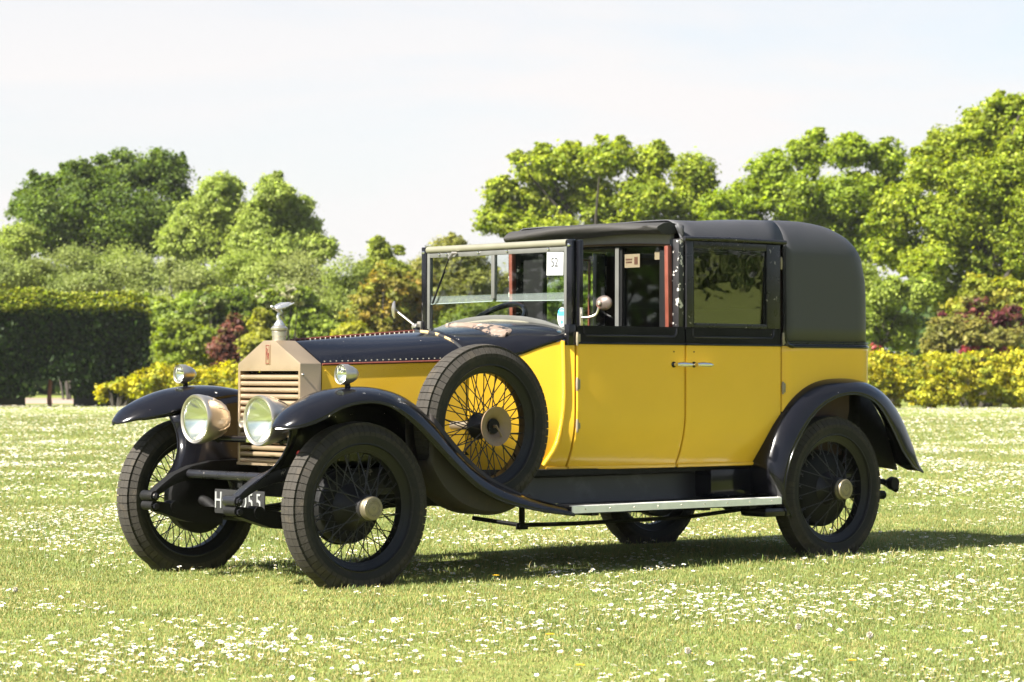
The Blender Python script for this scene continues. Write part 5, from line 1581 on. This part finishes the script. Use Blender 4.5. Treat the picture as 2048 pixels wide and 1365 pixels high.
# ---- wheels
def tyre_mesh(R, W, zc, flat=True, blocks=46):
    """tyre in its own frame, axle along y; outer side is -y"""
    prof = []
    for off, rr in ((-.40, .735), (-.47, .775), (-.50, .83), (-.495, .860), (-.46, .895), (-.40, .920)):
        prof.append((rr * R, off * W))
    tread = [(-.37, .968), (-.36, .972)]
    tb = MB()
    pr = prof + [(R * .945, -.34 * W), (R * .970, -.20 * W), (R * .972, 0)]
    pr = pr + [(a, -b) for a, b in pr[:-1]][::-1]
    tb.lathe(pr, (0, 0, 0), (0, 1, 0), 96)
    return tb
def make_wheel(name, s, x, y, z, outer=-1, spare=False, R=.400, W=.134):
    we = empty(name, None, None)
    del_keys = [k for k in we.keys()]
    we.parent = car; we.location = (x - CARX, y, z)
    o_ = outer
    def wp_(mb, nm, mt, **kw): return mb.build(nm, mt, we, **kw)
    def squash(mb):
        if not spare:
            vv = []
            for p in mb.v:
                px_, py_, pz_ = p
                lim = -z + .002
                if pz_ < lim + .03:
                    pz_ = lim + (pz_ - lim) * .25 if pz_ > lim else lim
                    py_ *= 1.06
                vv.append((px_, py_, max(pz_, lim)))
            mb.v = vv
        return mb
    ty = wp_(squash(tyre_mesh(R, W, z)), 'tyre', RUBBER, sharp=None)
    # tread: shoulder blocks, two rows of plain blocks and grooves between
    tr_ = MB(); nb = 66
    for k in range(nb):
        a0 = 2 * PI * k / nb; a1 = a0 + 2 * PI / nb * .90
        for (w0, w1, r0, r1, sh) in ((-.505, -.345, .885, .962, .08), (-.345, -.122, .988, 1.001, 0), (-.114, .114, 1.001, 1.001, 0), (.122, .345, 1.001, .988, 0), (.345, .505, .962, .885, .08)):
            b0 = a0 + sh * 2 * PI / nb; b1 = a1 + sh * 2 * PI / nb
            vs = []
            for a in (b0, b1):
                for (ww, rr) in ((w0, r0), (w1, r1)):
                    for dr in (-.045, 0):
                        q = (rr + dr) * R
                        vs.append((math.sin(a) * q, ww * W, math.cos(a) * q))
            tr_.add(vs, [(0, 1, 3, 2), (4, 6, 7, 5), (0, 4, 5, 1), (2, 3, 7, 6), (1, 5, 7, 3), (0, 2, 6, 4)])
    wp_(squash(tr_), 'tread', TREAD, smooth=False)
    rm = MB().lathe([(.292, -.052), (.297, -.060), (.305, -.058), (.303, -.046), (.285, -.034), (.270, -.030), (.262, 0), (.270, .030), (.285, .034), (.303, .046), (.305, .058), (.297, .060), (.292, .052)], (0, 0, 0), (0, 1, 0), 80)
    rm.lathe([(.303, -.046), (.290, -.040), (.258, -.022), (.256, 0), (.258, .022), (.290, .040), (.303, .046)], (0, 0, 0), (0, 1, 0), 80)
    wp_(rm, 'rim', RIMM)
    # hub: tapering shell from the inner flange to the outer
    hb = MB().lathe([(0, -.045), (.105, -.045), (.112, -.030), (.098, -.010), (.070, .030), (.058, .075), (.062, .082), (.060, .100), (.048, .104), (0, .104)], (0, 0, 0), (0, o_, 0), 40)
    if spare: hb = MB().lathe([(0, -.045), (.062, -.045), (.066, -.030), (.052, -.010), (.040, .030), (.036, .072), (.030, .074)], (0, 0, 0), (0, o_, 0), 32)
    wp_(hb, 'hub', SPOKEM)
    if spare:
        g = MB().lathe([(.030, .064), (.042, .076), (.062, .088), (.086, .097), (.096, .100), (.096, .106), (.084, .104), (.060, .095), (.040, .082), (.034, .070)], (0, 0, 0), (0, o_, 0), 40)
        wp_(g, 'hub_dish', DISH)
        g = MB().lathe([(0, .084), (.036, .0855)], (0, 0, 0), (0, o_, 0), 28); wp_(g, 'hub_bore', BLACKM)
        g = MB().tube([(0, o_ * .08, 0), (0, o_ * .100, 0)], .007, 10); g.tube([(0, o_ * .100, .004), (.012, o_ * .106, -.016), (.034, o_ * .106, -.050)], [.006, .0045, .0055], 8)
        wp_(g, 'clamp_handle', DISH)
    else:
        g = MB().lathe([(.050, .095), (.055, .100), (.056, .112), (.053, .116), (.056, .119), (.056, .132), (.052, .138), (.043, .139), (.042, .1375), (.040, .139), (.028, .139), (.027, .137), (.025, .139), (0, .140)], (0, 0, 0), (0, o_, 0), 48)
        hc = wp_(g, 'hub_cap', HUBBRASS)
        g = MB()
        for k in range(30):
            a = 2 * PI * k / 30
            g.box((math.cos(a) * .0345, o_ * .1395, math.sin(a) * .0345), (.0045 if k % 5 else .0015, .0012, .0052), Matrix.Rotation(-a + PI / 2, 3, 'Y'))
        g.lathe([(.006, .1405), (.009, .1405)], (0, 0, 0), (0, o_, 0), 16)
        wp_(g, 'hub_cap_lettering', HUBETCH)
        # brake drum on the inner side
        if x > 2: g = MB().lathe([(0, .0), (.15, .0), (.205, .03), (.210, .04), (.210, .10), (.2, .11), (0, .11)], (0, 0, 0), (0, -o_, 0), 48)
        else: g = MB().lathe([(0, .03), (.165, .03), (.172, .04), (.172, .10), (.180, .104), (.180, .116), (.165, .122), (0, .122)], (0, 0, 0), (0, -o_, 0), 48)
        wp_(g, 'brake_drum', BLACKM)
    # spokes: an outer crossed row and two inner crossed rows
    meshes = {}
    def spoke_mesh(kind):
        if kind in meshes: return meshes[kind]
        rh, yh, yr, tw = {'a': (.056, .088, .012, .55), 'b': (.056, .084, .012, -.55), 'c': (.105, -.034, -.014, .50), 'd': (.105, -.030, -.014, -.50)}[kind]
        if spare and kind in 'cd': rh = .062
        a = tw
        m_ = MB().tube([(math.sin(a) * rh, o_ * yh, math.cos(a) * rh), (0, o_ * yr, .262)], .0027, 5)
        nip = (Vector((0, o_ * yr, .262)) - Vector((math.sin(a) * rh, o_ * yh, math.cos(a) * rh))).normalized()
        e = Vector((0, o_ * yr, .262))
        m_.tube([tuple(e - nip * .018), tuple(e)], .0038, 5)
        me = bpy.data.meshes.new('spoke'); me.from_pydata(m_.v, [], m_.f); me.materials.append(SPOKEM)
        meshes[kind] = me
        return me
    n1, n2 = 11, 19
    for kind, n_, ph in (('a', n1, 0), ('b', n1, .5), ('c', n2, .25), ('d', n2, .75)):
        for k in range(n_):
            so = bpy.data.objects.new('spoke', spoke_mesh(kind)); C.objects.link(so); so.parent = we
            so.rotation_euler = (0, 2 * PI * (k + ph) / n_, 0)
    g = MB().tube([(.262 * math.sin(2.2), 0, .262 * math.cos(2.2)), (.235 * math.sin(2.2), o_ * .018, .235 * math.cos(2.2))], .005, 8)
    wp_(g, 'valve', BLACKM)
    return we
make_wheel('wheel', -1, 0, -.686, .372)
make_wheel('wheel', -1, 3.277, -.701, .372)
make_wheel('wheel', 1, 0, .686, .372, outer=1)
make_wheel('wheel', 1, 3.277, .701, .372, outer=1)
sw_ = make_wheel('spare_wheel', -1, .80, -.665, .742, spare=True)
sw_['label'] = 'spare wire wheel with a tarnished open hub'
part(MB().tube([(.80, -.44, .742), (.80, -.60, .742)], .022, 12), 'spare_carrier', NICKEL)

# ---- mirrors
g = MB(); g.box((1.487, -.634, 1.288), (.016, .010, .092)); mi = part(g, 'side_mirror', NICKEL, bevel=.003)
part(MB().tube(resample([(1.487, -.640, 1.283), (1.50, -.69, 1.286), (1.515, -.715, 1.300), (1.523, -.725, 1.335), (1.525, -.735, 1.352)], 12), .006, 8), 'mirror_arm', NICKEL, mi)
g = MB().lathe([(0, -.016), (.030, -.012), (.044, -.002), (.047, .008), (.045, .011), (0, .011)], (0, 0, 0), (1, 0, 0), 32)
R_ = Matrix.Rotation(.25, 3, 'Z')
g.v = [tuple(R_ @ Vector((x, y, z * .80)) + Vector((1.530, -.752, 1.356))) for x, y, z in g.v]
part(g, 'mirror_head', mat('mirror_peeled_back', (.085, .066, .056), .5, metal=.2, noise=.2, nscale=20, dirt=((.28, .10, .07), .50, 30)), mi)
part(MB().lathe([(0, 0), (.012, 0), (.012, .010), (0, .013)], (1.514, -.742, 1.356), (-1, -.2, 0), 6), 'mirror_nut', NICKEL, mi)
g = MB(); g.box((1.452, .60, 1.255), (.03, .03, .05)); g.lathe([(0, -.018), (.018, -.018), (.018, .018), (0, .018)], (1.43, .615, 1.25), (0, 1, 0), 12); mi = part(g, 'side_mirror', NICKEL, bevel=.003)
part(MB().tube([(1.435, .615, 1.25), (1.40, .70, 1.315), (1.385, .755, 1.352)], .0065, 8), 'mirror_arm', NICKEL, mi)
g = MB().lathe([(0, -.014), (.035, -.008), (.048, 0), (.046, .006), (0, .006)], (0, 0, 0), (1, 0, 0), 28)
R_ = Matrix.Rotation(-.62, 3, 'Z')
g.v = [tuple(R_ @ Vector((x, y, z)) + Vector((1.395, .762, 1.345))) for x, y, z in g.v]
part(g, 'mirror_head', NICKEL, mi)

# nothing lies deeper than thing > part > sub-part
for part_ in list(car.children):
    for sub in list(part_.children):
        for deep in list(sub.children_recursive):
            deep.parent = part_
# wheels are parts: they carry no category of their own
for o in list(car.children):
    if 'category' in o: del o['category']
